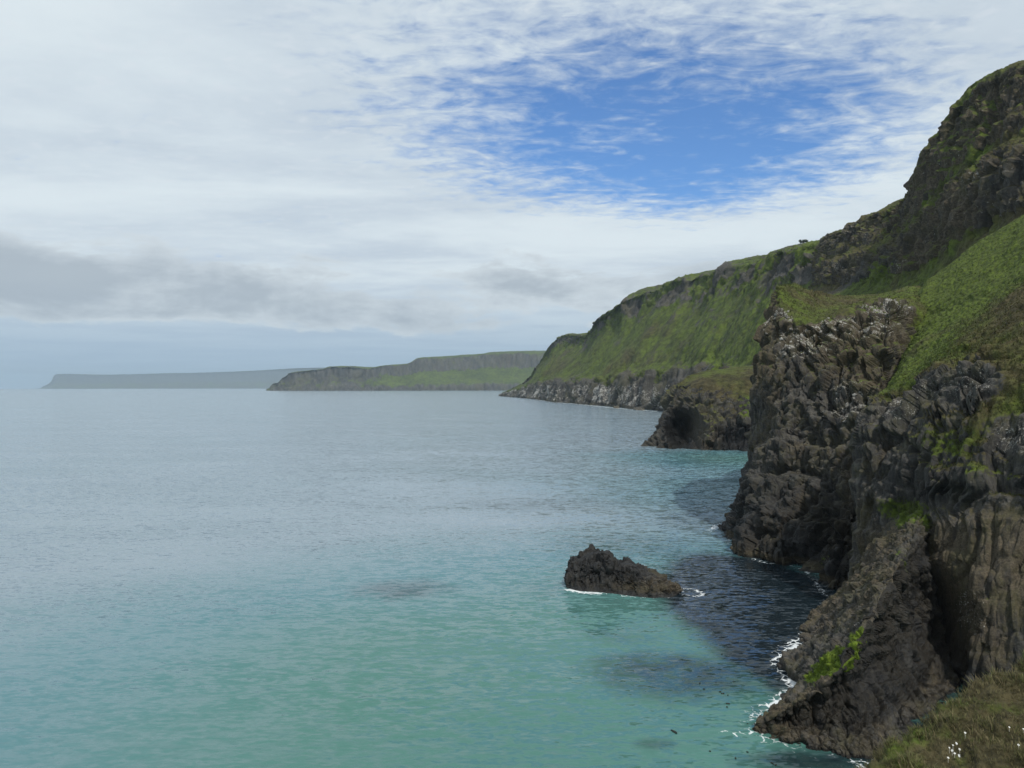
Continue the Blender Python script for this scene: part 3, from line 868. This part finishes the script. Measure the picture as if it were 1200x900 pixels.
gm = gm * (1 - 0.75 * rimz * (nz < 0.8))
vivid = 0.55 * blob(P, 965, 655, 114, (0.9, 3, 2.0), .6)
gm = np.maximum(gm, vivid * 1.3)
headland = structure(mesh_grid("headland", P, near_mat_attrs(P, g, gm, no, grn, pale, brown, wet_shade, vivid), M_near, flat_below=0.5), "dark basalt headland with a grassy top and lichen-spotted edge")
H_P, H_n, H_gm, H_gr, H_rim = P, normals(P, flip), gm, grn, rimz


# ================================================================== NEAR CLIFF and green slope
st = [
    [(1022, 730, 122, 0), (1024, 680, 122, 0), (1026, 640, 123, 0), (1028, 560, 124, 0), (1026, 510, 124, .1), (1026, 490, 125, .6), (1030, 472, 128, 1), (1040, 425, 142, 1), (1050, 382, 158, 1), (1062, 356, 184, 1), (1070, 360, 216, 1)],
    [(1012, 730, 112, 0), (1013, 680, 112, 0), (1014, 640, 113, 0), (1016, 560, 114, 0), (1020, 490, 116, .1), (1032, 462, 118, .6), (1046, 440, 122, 1), (1062, 395, 136, 1), (1075, 352, 152, 1), (1090, 325, 178, 1), (1100, 335, 215, 1)],
    [(1001, 722, 99, 0), (1001, 690, 98, 0), (1002, 640, 98, 0), (1004, 560, 99, 0), (1008, 500, 101, 0), (1028, 470, 104, .3), (1048, 446, 110, 1), (1070, 396, 130, 1), (1084, 348, 150, 1), (1096, 320, 180, 1), (1105, 330, 215, 1)],
    [(1022, 745, 92, 0), (1020, 700, 91, 0), (1020, 645, 92.5, 0), (1022, 575, 94, 0), (1024, 510, 96.5, 0), (1042, 468, 100, .2), (1062, 440, 107, .9), (1084, 390, 126, 1), (1096, 344, 149, 1), (1104, 316, 178, 1), (1112, 325, 215, 1)],
    [(1048, 775, 84, 0), (1044, 720, 85, 0), (1042, 650, 87.5, 0), (1044, 585, 90, 0), (1048, 515, 93, .05), (1064, 462, 97, .35), (1084, 426, 104, .9), (1104, 380, 122, 1), (1114, 332, 147, 1), (1122, 303, 174, 1), (1130, 312, 210, 1)],
    [(1096, 815, 75, 0), (1092, 770, 76, 0), (1090, 690, 78, 0), (1088, 605, 81, .1), (1088, 525, 85, .4), (1094, 455, 90, .15), (1112, 412, 97, .7), (1132, 362, 118, 1), (1142, 314, 144, 1), (1150, 282, 170, 1), (1156, 290, 205, 1)],
    [(1122, 835, 70, 0), (1118, 790, 72, 0), (1116, 700, 74.5, 0), (1115, 605, 78, .1), (1114, 520, 82, .5), (1120, 445, 87, .1), (1134, 405, 94, .6), (1150, 352, 115, 1), (1160, 304, 142, 1), (1167, 272, 167, 1), (1174, 280, 200, 1)],
    [(1150, 850, 67, 0), (1146, 800, 68.5, 0), (1144, 700, 71, 0), (1142, 605, 75, .15), (1140, 515, 79, .6), (1144, 442, 84, .4), (1156, 398, 91, .6), (1170, 342, 112, 1), (1180, 294, 139, 1), (1186, 261, 163, 1), (1194, 268, 196, 1)],
    [(1210, 870, 63, 0), (1207, 810, 65, 0), (1205, 700, 67.5, 0), (1202, 600, 71, .15), (1200, 505, 75, .5), (1202, 425, 80, .7), (1208, 372, 88, .85), (1216, 312, 109, 1), (1224, 262, 134, 1), (1230, 235, 156, 1), (1240, 240, 190, 1)],
    [(1290, 900, 58, 0), (1287, 820, 60, 0), (1284, 700, 63, 0), (1281, 600, 66, .1), (1280, 495, 70, .2), (1282, 405, 74, .4), (1287, 348, 82, .9), (1293, 290, 103, 1), (1298, 240, 128, 1), (1305, 212, 148, 1), (1315, 216, 180, 1)],
    [(1420, 940, 53, 0), (1417, 830, 54, 0), (1414, 700, 56, 0), (1411, 600, 59, .1), (1410, 490, 63, .2), (1412, 385, 67, .5), (1415, 320, 75, 1), (1420, 270, 93, 1), (1425, 220, 115, 1), (1432, 190, 135, 1), (1440, 194, 165, 1)],
]
P, g = loft(st, 560, 640)
P0 = P.copy()
flip = float((normals(P, False) * (np.array([0, 0, H]) - P)).sum()) < 0
P = rocky(P, g, flip, (1.1, 0.95, 0.60, 0.26), 4.6, 41, turf_amp=0.6, ledge=0.6, joint=1.4)
calm = np.maximum(blob(P0, 1115, 680, 74.5, (6, 12, 9), .7), blob(P0, 1185, 680, 69.5, (7, 12, 9), .7))
P = P0 + (P - P0) * (1 - 0.55 * calm)[..., None]
carve(P, 1085, 735, 77, (2.6, 6, 7.0), (2.4, 4.0, 0))          # cleft behind the spur
carve(P, 1110, 455, 87, (1.8, 4, 5), (0, 2.5, 0))
carve(P, 1150, 470, 83, (1.2, 4, 4), (0, 1.8, 0))
carve(P, 1120, 590, 79, (4, 5, 2), (0, 2.2, 0))
gm, nz, no = masks(P, np.clip(g + 0.28 * ss(P[..., 2], 12, 30), 0, 1), flip, 0.85, 41, 5)
z = P[..., 2]
out_r = np.maximum.reduce([blob(P, 1132, 448, None, (3.0, 6, 3.6), .5), blob(P, 1086, 448, None, (2.2, 6, 2.6), .5), blob(P, 1045, 476, None, (3.4, 6, 2.2), .5), blob(P, 1195, 510, None, (2.4, 6, 3.4), .6)])
rock_p = np.maximum.reduce([out_r, 0.0 * g])
gm = gm * (1 - 0.8 * out_r)
ledge = np.maximum.reduce([blob(P, 1060, 600, None, (4.2, 8, 2.6), .6), 0.8 * blob(P, 1110, 515, None, (5, 7, 3), .7), 0.7 * blob(P, 1160, 560, None, (4, 6, 2), .7)])
gm = np.maximum(gm, ledge * (0.60 + 0.5 * no))
pale = np.clip(0.16 + 0.40 * out_r + 0.12 * no + 0.35 * blob(P, 1130, 715, 73, (3.5, 6, 4), .7) + 0.25 * blob(P, 1050, 800, 72, (5, 6, 4), .6), 0, 0.6)
bw = np.maximum.reduce([blob(P, 1110, 665, None, (4.5, 9, 6), .7), blob(P, 1175, 650, None, (6, 9, 6), .7), blob(P, 1035, 670, 88, (4.5, 9, 5.5), .6), blob(P, 1112, 745, None, (2.4, 9, 4.5), .7)])
brown = np.clip(0.28 + 0.4 * no + 0.75 * bw, 0, 1)
shade_mask = np.maximum(blob(P, 1080, 735, 79, (3.6, 10, 8.5), .45), blob(P, 1060, 830, 72, (9, 9, 4), .6))  # shade of the cleft and nook, painted on
wet_shade = np.clip(0.75 * shade_mask + 0.6 * blob(P, 1085, 560, 84, (10, 10, 5.5), .8) + 0.6 * (1 - ss(z + 1.5 * no, 2, 6)) - 0.5 * bw, 0, 1)  # painted cleft shade, a darker mid-wall band and the damp foot
grn = np.clip(0.30 + 0.50 * no + 0.60 * ss(P[..., 1], 96, 118) + 0.5 * ledge + 0.5 * blob(P, 1075, 430, 106, (8, 14, 4), .7), 0, 1)
near_cliff = structure(mesh_grid("sea_cliff", P, near_mat_attrs(P, g, gm * (1 - shade_mask), no, grn, pale, brown, wet_shade, 0.10 * ss(P[..., 1], 100, 130)), M_near, flat_below=0.5),
                       "near basalt cliff of brown and black rock below a green slope")
C_P, C_n, C_gm, C_gr = P, normals(P, flip), gm * (1 - shade_mask), grn


# ================================================================== ROCK SHELF (spur running out into the water)
def bsx(Lw, m1, m2, cr, f1, f2, Fw):
    g = (0, 0, 0.05, 0.05, 0, 0, 0)
    pts = [(*q, k) for q, k in zip((Lw, m1, m2, cr, f1, f2, Fw), g)]
    a = L(*Lw); b = L(*Fw)
    return [('w', a[0] - 0.6, a[1] + 0.3, -2.5, 0)] + pts + [('w', b[0], b[1] - 0.5, -2.5, 0)]
st = [
    bsx((878, 850, 63.5), (879, 850, 63.4), (880, 850, 63.3), (881, 850.5, 63.2), (882, 852, 63.0), (883, 853.5, 62.8), (884, 855, 62.6)),
    bsx((886, 843, 64.6), (891, 840, 64.0), (896, 840, 63.2), (901, 843, 62.0), (903, 850, 61.8), (904, 860, 61.2), (903, 868, 60.7)),
    bsx((908, 825, 67.7), (914, 822, 66.4), (921, 821, 64.4), (930, 824, 60.9), (933, 838, 61.3), (935, 856, 60.5), (934, 874, 59.7)),
    bsx((934, 807, 71.2), (942, 801, 69.2), (952, 799, 66.0), (966, 800, 60.6), (970, 822, 61.4), (973, 850, 60.4), (972, 882, 58.6)),
    bsx((912, 784, 76.2), (938, 780, 72.4), (968, 771, 67.2), (1002, 757, 61.0), (1005, 795, 62.4), (1006, 845, 60.6), (1000, 888, 57.8)),
    bsx((915, 768, 80.0), (950, 760, 75.6), (986, 745, 70.0), (1020, 720, 64.4), (1028, 775, 66.4), (1029, 838, 62.0), (1022, 890, 57.6)),
    bsx((938, 754, 83.8), (970, 736, 80.0), (1004, 708, 75.0), (1042, 680, 69.0), (1060, 738, 70.8), (1062, 808, 66.4), (1052, 885, 58.2)),
    bsx((956, 722, 93.5), (984, 702, 89.0), (1018, 668, 82.5), (1064, 642, 75.2), (1083, 690, 76.6), (1087, 770, 73), (1086, 850, 63.5)),
    bsx((972, 700, 102), (994, 682, 97), (1024, 638, 90.5), (1074, 606, 82.0), (1097, 640, 81.5), (1103, 740, 77), (1112, 830, 67)),
    bsx((995, 690, 106), (1012, 670, 103), (1036, 626, 97), (1082, 590, 88), (1108, 610, 84), (1116, 720, 80), (1130, 810, 71)),
]
P, g = loft(st, 480, 420)
P0 = P.copy()
flip = float((normals(P, False) * (np.array([-0.3, -0.3, 1.0]))).sum()) < 0
P = rocky(P, g, flip, (0.40, 0.42, 0.28, 0.13), 2.8, 51, turf_amp=0.1, strat=0.40, ledge=0.45, joint=0.5, tall=1.2)
carve(P, 1075, 735, 76, (3.0, 6, 6), (1.2, 2.2, 0))
gm, nz, no = masks(P, g, flip, 0.0, 51, 3)
z = P[..., 2]
n0_ = normals(P0, flip)
face = ss(-n0_[..., 1] + 0.35 * n0_[..., 0] - 0.12 * n0_[..., 2] + 0.12 * no, 0.22, 0.42)      # wall under the crest: black rock with its shade painted in
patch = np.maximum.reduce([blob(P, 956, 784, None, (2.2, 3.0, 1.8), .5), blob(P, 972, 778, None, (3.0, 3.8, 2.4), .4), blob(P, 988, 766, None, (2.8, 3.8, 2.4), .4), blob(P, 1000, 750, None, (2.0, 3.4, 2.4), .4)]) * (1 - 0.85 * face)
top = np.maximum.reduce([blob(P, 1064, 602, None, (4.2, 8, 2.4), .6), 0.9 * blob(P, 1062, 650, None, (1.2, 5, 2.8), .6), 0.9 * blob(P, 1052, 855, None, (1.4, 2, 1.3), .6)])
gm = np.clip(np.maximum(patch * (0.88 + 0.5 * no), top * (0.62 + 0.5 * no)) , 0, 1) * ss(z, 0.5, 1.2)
shade_mask = np.maximum(face * (1 - ss(z, 11, 14)), blob(P, 1075, 735, 78, (3.6, 8, 7), .4))  # painted shade: the wall and the cleft beside it
wet_shade = np.clip(0.95 * shade_mask * (0.9 + 0.4 * no) + 0.65 * (1 - ss(z, 0.3, 0.9)), 0, 1) * (1 - 0.7 * ss(z, 0.15, 0.3) * (1 - ss(z, 0.6, 1.1)))
pale = np.clip(0.22 + 0.2 * no + 0.4 * blob(P, 1010, 728, 67, (1.8, 3, 1.2), .6) + 0.15 * blob(P, 1030, 790, 70, (5, 6, 3), .7), 0, 0.6)
brown = np.clip(0.62 + 0.3 * no, 0, 1)
vivid = patch + 0.20 * top
structure(mesh_grid("rock_shelf", P, near_mat_attrs(P, g, gm, no, np.ones_like(g) * 0.9, pale, brown, wet_shade, vivid), M_near, flat_below=0.5),
          "low rock shelf jutting into the water with a bright green turf patch")
S_P, S_n, S_gm = P, normals(P, flip), gm


# ================================================================== FOREGROUND BANK
st = []
for (px, py, Yc) in ((900, 1010, 20), (960, 950, 21.5), (1030, 900, 23), (1062, 872, 23.8), (1100, 843, 24.5), (1150, 813, 25.3), (1200, 787, 26), (1260, 757, 26.8), (1340, 720, 27.5), (1450, 670, 28)):
    c = L(px, py + 9, Yc)
    st.append([('w', c[0] - 1.5, 11, c[2] - 4.5, 1), ('w', c[0] - 0.8, 16, c[2] - 1.8, 1), ('w', c[0] - 0.4, 20, c[2] - 0.65, 1), ('w', c[0], c[1] - 1.2, c[2] - 0.12, 1), ('w', c[0], c[1], c[2], 1),
               ('w', c[0], c[1] + 1.2, c[2] - 0.7, 1), ('w', c[0] + 0.2, c[1] + 3.2, c[2] - 6, .3), ('w', c[0] + .5, c[1] + 5, -3, 0)])
P, g = loft(st, 260, 260)
flip = float(normals(P, False)[..., 2].sum()) < 0
P = rocky(P, g, flip, (0.06, 0.3, 0.2, 0.1), 1.2, 61, turf_amp=0.42)
P[..., 2] += 0.05 * fbm(P.reshape(-1, 3), 0.5, 3, 0.6, 9).reshape(g.shape)
gm, nz, no = masks(P, g, flip, 0.0, 61, 1.2)
grn = np.clip(0.25 + 0.6 * no + 0.7 * fbm(P.reshape(-1, 3), 0.9, 3, 0.6, 14).reshape(g.shape), 0, 1)
bank = structure(mesh_grid("grass_bank", P, near_mat_attrs(P, g, np.ones_like(g), no, grn, 0 * g, 0.5 + 0 * g, 0 * g, 0 * g), M_near), "tufted grass bank of mixed dry and green blades")
A_P, A_n = P, normals(P, flip)

# ================================================================== grasses
pp, nn, hh, gr = collect_blades(A_P, A_n, np.ones(A_P.shape[:2]), 30000, 0.07, 0.24, grn, 5, 0.15 + ss(fbm(A_P.reshape(-1, 3), 1.3, 3, 0.6, 33).reshape(A_P.shape[:2]), -0.5, 0.4))
hh = hh * (0.55 + 0.9 * ss(fbm(pp, 1.6, 2, 0.5, 35), -0.5, 0.5))
blades_mesh("grass", pp, nn, hh, gr, 6, 0.05, 6, bank, ((0.185, 0.155, 0.085), (0.085, 0.115, 0.030)), 0.7)
pp, nn, hh, gr = collect_blades(C_P, C_n, C_gm, 20000, 0.12, 0.36, C_gr, 7, 1 - 0.97 * ss(C_P[..., 1], 84, 122))
blades_mesh("grass", pp, nn, hh, gr, 4, 0.11, 8, near_cliff, ((0.090, 0.076, 0.036), (0.062, 0.092, 0.020)), 0.6)
pp, nn, hh, gr = collect_blades(S_P, S_n, S_gm, 2500, 0.10, 0.28, np.ones(S_gm.shape), 19)
blades_mesh("grass", pp, nn, hh, gr, 4, 0.10, 20, bpy.data.objects["rock_shelf"], ((0.10, 0.12, 0.03), (0.105, 0.150, 0.020)), 0.6)
pp, nn, hh, gr = collect_blades(H_P, H_n, H_gm, 9000, 0.14, 0.42, H_gr, 9)
blades_mesh("grass", pp, nn, hh, gr, 4, 0.13, 10, headland, ((0.090, 0.076, 0.036), (0.062, 0.092, 0.020)), 0.6)


# ================================================================== loose stones along the headland's edge
M_stone = plain_material("lichen_stone", (0.06, 0.058, 0.052), (0.34, 0.33, 0.30), 1.6, 0.9, 0.5)


def ico():
    t = (1 + 5 ** 0.5) / 2
    v = np.array([(-1, t, 0), (1, t, 0), (-1, -t, 0), (1, -t, 0), (0, -1, t), (0, 1, t), (0, -1, -t), (0, 1, -t), (t, 0, -1), (t, 0, 1), (-t, 0, -1), (-t, 0, 1)], float)
    v /= np.linalg.norm(v, axis=1, keepdims=True)
    f = np.array([(0, 11, 5), (0, 5, 1), (0, 1, 7), (0, 7, 10), (0, 10, 11), (1, 5, 9), (5, 11, 4), (11, 10, 2), (10, 7, 6), (7, 1, 8), (3, 9, 4), (3, 4, 2), (3, 2, 6), (3, 6, 8), (3, 8, 9), (4, 9, 5), (2, 4, 11), (6, 2, 10), (8, 6, 7), (9, 8, 1)])
    return v, f


def stones(name, pts, smin, smax, seed, parent, mat):
    r = np.random.default_rng(seed)
    v, f = ico()
    V, T = [], []
    for i, p in enumerate(pts):
        s = smin + (smax - smin) * r.random() ** 2
        m = np.linalg.qr(r.normal(size=(3, 3)))[0]
        q = v * (0.7 + 0.5 * r.random((12, 1))) * np.array([1, 0.75, 0.6 + 0.5 * r.random()]) * s
        V.append(q @ m.T + p)
        T.append(f + 12 * i)
    me = bpy.data.meshes.new(name)
    fill_mesh(me, np.concatenate(V), np.concatenate(T), False)
    ob = finish(name, me, None, mat, parent)
    ob['kind'] = 'stuff'
    return ob


r = np.random.default_rng(77)
wgt = (H_rim.ravel() ** 2) * (H_P[..., 1].ravel() < 160)
idx = r.choice(wgt.size, 90, p=wgt / wgt.sum())
stones("stones", H_P.reshape(-1, 3)[idx], 0.12, 0.55, 78, headland, M_stone)


# ================================================================== ROCKS IN THE SEA
def sea_rock(name, outline, ridge, heights, n_u, n_v, amps, size, seed, label, group=None):
    """outline: closed waterline (x,y); ridge: list of (x,y,z) spine; the surface climbs from the waterline to the spine"""
    O = np.array(outline, float)
    O = np.concatenate([O, O[:1]])
    seg = np.r_[0, np.cumsum(np.linalg.norm(np.diff(O, axis=0), axis=1))]
    u = np.linspace(0, seg[-1], n_u, endpoint=False)
    ox = np.interp(u, seg, O[:, 0]); oy = np.interp(u, seg, O[:, 1])
    Rg = np.array(ridge, float)
    # spine point by x
    sx = np.clip(ox, Rg[0, 0], Rg[-1, 0])
    sy = np.interp(sx, Rg[:, 0], Rg[:, 1]); sz = np.interp(sx, Rg[:, 0], Rg[:, 2])
    t = np.linspace(0, 1, n_v)
    prof = np.interp(t, [0, 0.08, 0.30, 0.55, 0.8, 1.0], [-0.25, 0.0, *heights, 1.0])
    P = np.zeros((n_u, n_v, 3))
    tt = np.interp(t, [0, 0.08, 1], [-0.06, 0, 1])
    P[..., 0] = ox[:, None] + (sx - ox)[:, None] * tt
    P[..., 1] = oy[:, None] + (sy - oy)[:, None] * tt
    P[..., 2] = np.maximum(sz[:, None] * prof, -1.5)
    g = np.zeros((n_u, n_v))
    n = normals(P, False)
    flip = n[..., 2].sum() < 0
    k = ss(t, 0.03, 0.25)[None, :, None] * (1 - 0.85 * ss(t, 0.72, 1.0))[None, :, None]
    Q = rocky(P, g, flip, amps, size, seed, turf_amp=0.0)
    P = P + (Q - P) * k
    z = P[..., 2]
    no = fbm(P.reshape(-1, 3), size * 1.2, 3, 0.5, seed).reshape(g.shape)
    return P, z, no, flip


o = [W(664, 689), W(680, 693), W(700, 694), (W(720, 696)), W(742, 699), W(765, 701), W(788, 700), W(799, 693), W(790, 685), W(765, 679), W(740, 674), W(715, 670), W(690, 668), W(670, 673), W(663, 681)]
def rp(px, py, Y): return tuple(L(px, py, Y))
ridge = [rp(671, 658, 109), rp(686, 651, 109), rp(696, 647, 109), rp(716, 648, 109), rp(721, 658, 108), rp(742, 662, 107), rp(760, 671, 106), rp(778, 679, 105.5), rp(794, 689, 104.5)]
P, z, no, flip = sea_rock("sea_rock", o, ridge, (0.55, 0.82, 0.93), 300, 110, (0.20, 0.70, 0.42, 0.20), 2.2, 71, "")
wet_shade = np.clip(0.95 - 0.45 * ss(P[..., 0], 15, 21) + 0.3 * no, 0, 1) * 0.95
wet_shade = np.maximum(wet_shade, 0.8 * (1 - ss(z, 0.25, 0.6)))
low = ss(z, 0.3, 0.7) * (1 - ss(z + 1.2 * no, 1.0, 2.4)) * (0.25 + 0.75 * ss(P[..., 0] + 2 * no, 13, 18))
ma = np.stack([0 * z, 0 * z, np.clip(0.10 + 0.2 * no, 0, 1), np.clip(0.35 + 0.45 * low + 0.4 * no, 0, 1)], -1)
ob = mesh_grid("sea_rock", P, {'ma': ma, 'mb': np.stack([wet_shade * (1 - 0.6 * low), 0 * z, 0 * z], -1)}, M_near, close_u=True, flat_below=0.5)
ob['label'] = "jagged dark rock islet standing alone in the water, higher at one end"
ob['category'] = "rock"

o = [W(843, 620), W(849, 625), W(858, 624), W(860, 616), W(852, 612), W(846, 615)]
ridge = [rp(847, 616, 153), rp(851, 611.5, 153), rp(858, 612, 153)]
P, z, no, flip = sea_rock("skerry", o, ridge, (0.5, 0.8, 0.95), 110, 40, (0.1, 0.7, 0.4, 0.2), 1.5, 81, "")
ma = np.stack([0 * z, 0 * z, 0 * z, np.clip(0.2 + 0.4 * no, 0, 1)], -1)
ob = mesh_grid("skerry", P, {'ma': ma, 'mb': np.stack([0.85 + 0 * z, 0 * z, 0 * z], -1)}, M_near, close_u=True)
ob['label'] = "small black rock awash in foam at the tip of the dark headland"
ob['category'] = "rock"

# boulders at the foot of the pale cliffs
r = np.random.default_rng(5)
for k, (px, py) in enumerate(((722, 478.2), (748, 480.4), (752, 480.8))):
    x0, y0 = W(px, py)
    s = (4.5, 6.0, 3.5)[k]
    o = [(x0 + s * math.cos(a) * (0.8 + 0.4 * r.random()), y0 + 1.6 * s * math.sin(a) * (0.8 + 0.4 * r.random())) for a in np.linspace(0, 2 * np.pi, 9)[:-1]]
    ridge = [(x0 - s * 0.4, y0, s * 0.55), (x0 + s * 0.4, y0, s * 0.6)]
    P, z, no, flip = sea_rock("boulder", o, ridge, (0.5, 0.8, 0.95), 40, 14, (0.2, 1.2, 0.7, 0.3), 4.0, 90 + k, "")
    ma = np.stack([0 * z, 0 * z, 0.55 + 0 * z, 0.5 + 0 * z], -1)
    ob = mesh_grid("boulder", P, {'ma': ma, 'mb': np.stack([0 * z, 0 * z, 0 * z], -1)}, M_mid, close_u=True)
    ob['label'] = ("pale boulder standing apart from two others below the hillside's pale cliffs", "largest pale boulder at the foot of the hillside's pale cliffs", "smallest pale boulder, close beside the largest one below the pale cliffs")[k]
    ob['category'] = "boulder"
    ob['group'] = "boulders below the pale cliffs"


# ================================================================== SHRUB on the skyline
def shrub(base, width, height, seed):
    r = np.random.default_rng(seed)
    root = bpy.data.objects.new("windswept_shrub", None)
    sc.collection.objects.link(root)
    root.location = base
    root['label'] = "lone windswept shrub standing on the hillside skyline"
    root['category'] = "shrub"
    # trunk with limbs
    V, Q = [], []
    def tube(a, b, r0, r1):
        a = np.array(a); b = np.array(b)
        d = (b - a) / np.linalg.norm(b - a)
        s = np.cross(d, [0.3, 1, 0.1]); s /= np.linalg.norm(s); t = np.cross(d, s)
        k0 = len(V)
        for c, rad in ((a, r0), (b, r1)):
            for j in range(6):
                an = j * math.pi / 3
                V.append(c + rad * (math.cos(an) * s + math.sin(an) * t))
        for j in range(6):
            Q.append((k0 + j, k0 + (j + 1) % 6, k0 + 6 + (j + 1) % 6, k0 + 6 + j))
    tube((0, 0, -1.0), (0.1, 0, height * 0.42), 0.42, 0.26)
    tips = []
    for k in range(9):
        an = k * 0.7 + r.random()
        e = (math.cos(an) * width * 0.36 + 0.3, math.sin(an) * width * 0.3, height * (0.55 + 0.3 * r.random()))
        tube((0.1, 0, height * (0.25 + 0.15 * r.random())), e, 0.18, 0.05)
        tips.append(e)
    me = bpy.data.meshes.new("trunk")
    fill_mesh(me, np.array(V), np.array(Q))
    finish("trunk", me, None, plain_material("shrub_bark", (0.03, 0.025, 0.02), (0.07, 0.06, 0.05), 6.0), root)
    n = 2600
    c = np.array(tips)[r.integers(0, len(tips), n)] + r.normal(size=(n, 3)) * np.array([0.42, 0.42, 0.30]) * width * 0.17
    a = r.normal(size=(n, 3)) * 0.16; b = r.normal(size=(n, 3)) * 0.16
    V = np.stack([c - a, c + b, c + a, c - b], 1).reshape(-1, 3)
    me = bpy.data.meshes.new("crown")
    fill_mesh(me, V, np.arange(4 * n).reshape(-1, 4), False)
    col = np.repeat(np.array([[0.035, 0.055, 0.022]]) * (0.6 + 0.8 * r.random((n, 1))), 4, 0)
    finish("crown", me, {'tint': col}, M_blade, root)
    return root


bpy.context.view_layer.update()
hill = bpy.data.objects["hillside"]
hv = np.zeros(len(hill.data.vertices) * 3, np.float32)
hill.data.vertices.foreach_get('co', hv)
hv = hv.reshape(-1, 3)
hpx = hv[:, 0] / hv[:, 1] * F + 600
hpy = EYE - (hv[:, 2] - H) / hv[:, 1] * F
cand = np.where(np.abs(hpx - 940) < 1.5)[0]
b = hv[cand[hpy[cand].argmin()]]
shrub((float(b[0]), float(b[1]), float(b[2]) - 1.1), 0.0118 * float(b[1]), 0.0062 * float(b[1]), 3)


# ================================================================== FLOATING KELP
M_kelp = plain_material("kelp", (0.006, 0.008, 0.006), (0.020, 0.022, 0.012), 6.0, 0.35, 0.2)


def kelp(px, py, length, ang, bend, label, group, seed):
    r = np.random.default_rng(seed)
    x0, y0 = W(px, py)
    t = np.linspace(-0.5, 0.5, 12)
    a = ang + bend * t
    xs = np.cumsum(np.cos(a)) * length / 12; ys = np.cumsum(np.sin(a)) * length / 12
    xs -= xs.mean(); ys -= ys.mean()
    wd = 0.16 * length * np.sqrt(np.maximum(1 - (2 * t) ** 2, 0.02)) * (0.8 + 0.4 * r.random(12))
    sx, sy = -np.sin(a), np.cos(a)
    ring = []
    for k in range(8):
        an = 2 * math.pi * k / 8
        ring.append(np.stack([xs + sx * wd * math.cos(an), ys + sy * wd * math.cos(an), 0.03 + 0.07 * math.sin(an) * np.ones(12)], -1))
    P = np.stack(ring, 0)
    ob = mesh_grid("floating_kelp", P, None, M_kelp, close_u=True)
    ob.location = (x0, y0, 0.0)
    ob['label'] = label
    ob['category'] = "kelp"
    if group:
        ob['group'] = group


kelp(790, 858, 0.8, 2.0, 0.9, "single long dark kelp frond adrift on pale turquoise water", None, 1)
r = np.random.default_rng(12)
for k, (px, py) in enumerate(((825, 808), (839, 800), (844, 811), (847, 813), (853, 815), (860, 799), (846, 767), (853, 825), (852, 829), (820, 801), (905, 895), (909, 897), (832, 881), (862, 889), (876, 882))):
    kelp(px, py, 0.16 + 0.22 * r.random(), r.random() * 3, r.random(), "small dark kelp frond breaking the surface off the rock shelf", "kelp fronds off the rock shelf", 30 + k)


# ================================================================== FLOWERS on the bank
M_petal = plain_material("white_petal", (0.72, 0.72, 0.68), (0.82, 0.82, 0.80), 20.0, 0.7, 0.05)
r = np.random.default_rng(3)
V, T = [], []
for k in range(17):
    px, py = (1121 + r.normal() * 4, 884 + r.normal() * 8) if k < 13 else (1190 + r.normal() * 6, 870 + r.normal() * 8)
    d = np.stack([A_P[..., 0] / A_P[..., 1] * F + 600 - px, EYE - (A_P[..., 2] - H) / A_P[..., 1] * F - py], -1)
    dd = np.linalg.norm(d, axis=-1) + 1000 * (A_P[..., 1] > 26.5)
    p = A_P.reshape(-1, 3)[dd.argmin()] + np.array([0, -0.02, 0.12 + 0.08 * r.random()])
    # five petals on a stem
    s = 0.026 + 0.012 * r.random()
    nrm_ = np.array([r.normal() * 0.4, -0.6 + r.normal() * 0.3, 0.8]); nrm_ /= np.linalg.norm(nrm_)
    u = np.cross(nrm_, [0, 0, 1.0]); u /= np.linalg.norm(u); v = np.cross(nrm_, u)
    for j in range(5):
        an = j * 1.2566
        e = lambda a_, q: p + s * q * (math.cos(a_) * u + math.sin(a_) * v)
        b0 = len(V)
        V += [p - nrm_ * 0.006, e(an - 0.45, 0.8), e(an, 1.1) + nrm_ * 0.006, e(an + 0.45, 0.8)]
        T += [(b0, b0 + 1, b0 + 2), (b0, b0 + 2, b0 + 3)]
    b0 = len(V)
    V += [p + [0.004, 0, 0], p - [0.004, 0, 0], p - [0, 0, 0.35]]
    T += [(b0, b0 + 1, b0 + 2)]
me = bpy.data.meshes.new("flowers")
fill_mesh(me, np.array(V), np.array(T), False)
ob = finish("flowers", me, None, M_petal, bank)
ob['kind'] = 'stuff'


# ================================================================== HAZE
def build_haze():
    S, zb, zt = 25000.0, -46.0, 420.0
    V = [(x, y, z) for z in (zb, zt) for x, y in ((-S, -S), (S, -S), (S, S), (-S, S))]
    Fc = [(3, 2, 1, 0), (4, 5, 6, 7), (0, 1, 5, 4), (1, 2, 6, 5), (2, 3, 7, 6), (3, 0, 4, 7)]
    me = bpy.data.meshes.new("haze")
    me.from_pydata(V, [], Fc)
    m = bpy.data.materials.new("haze_air")
    m.use_nodes = True
    N = NT(m.node_tree)
    o = N.n('ShaderNodeOutputMaterial')
    v = N.n('ShaderNodeVolumePrincipled', {'Color': (0.68, 0.86, 1.0, 1), 'Density': 0.000048, 'Anisotropy': 0.1})
    N.link(v.outputs[0], o.inputs['Volume'])
    me.materials.append(m)
    ob = bpy.data.objects.new("haze", me)
    sc.collection.objects.link(ob)
    ob['kind'] = 'stuff'
    ob['label'] = "thin pale sea haze filling the air"


build_haze()
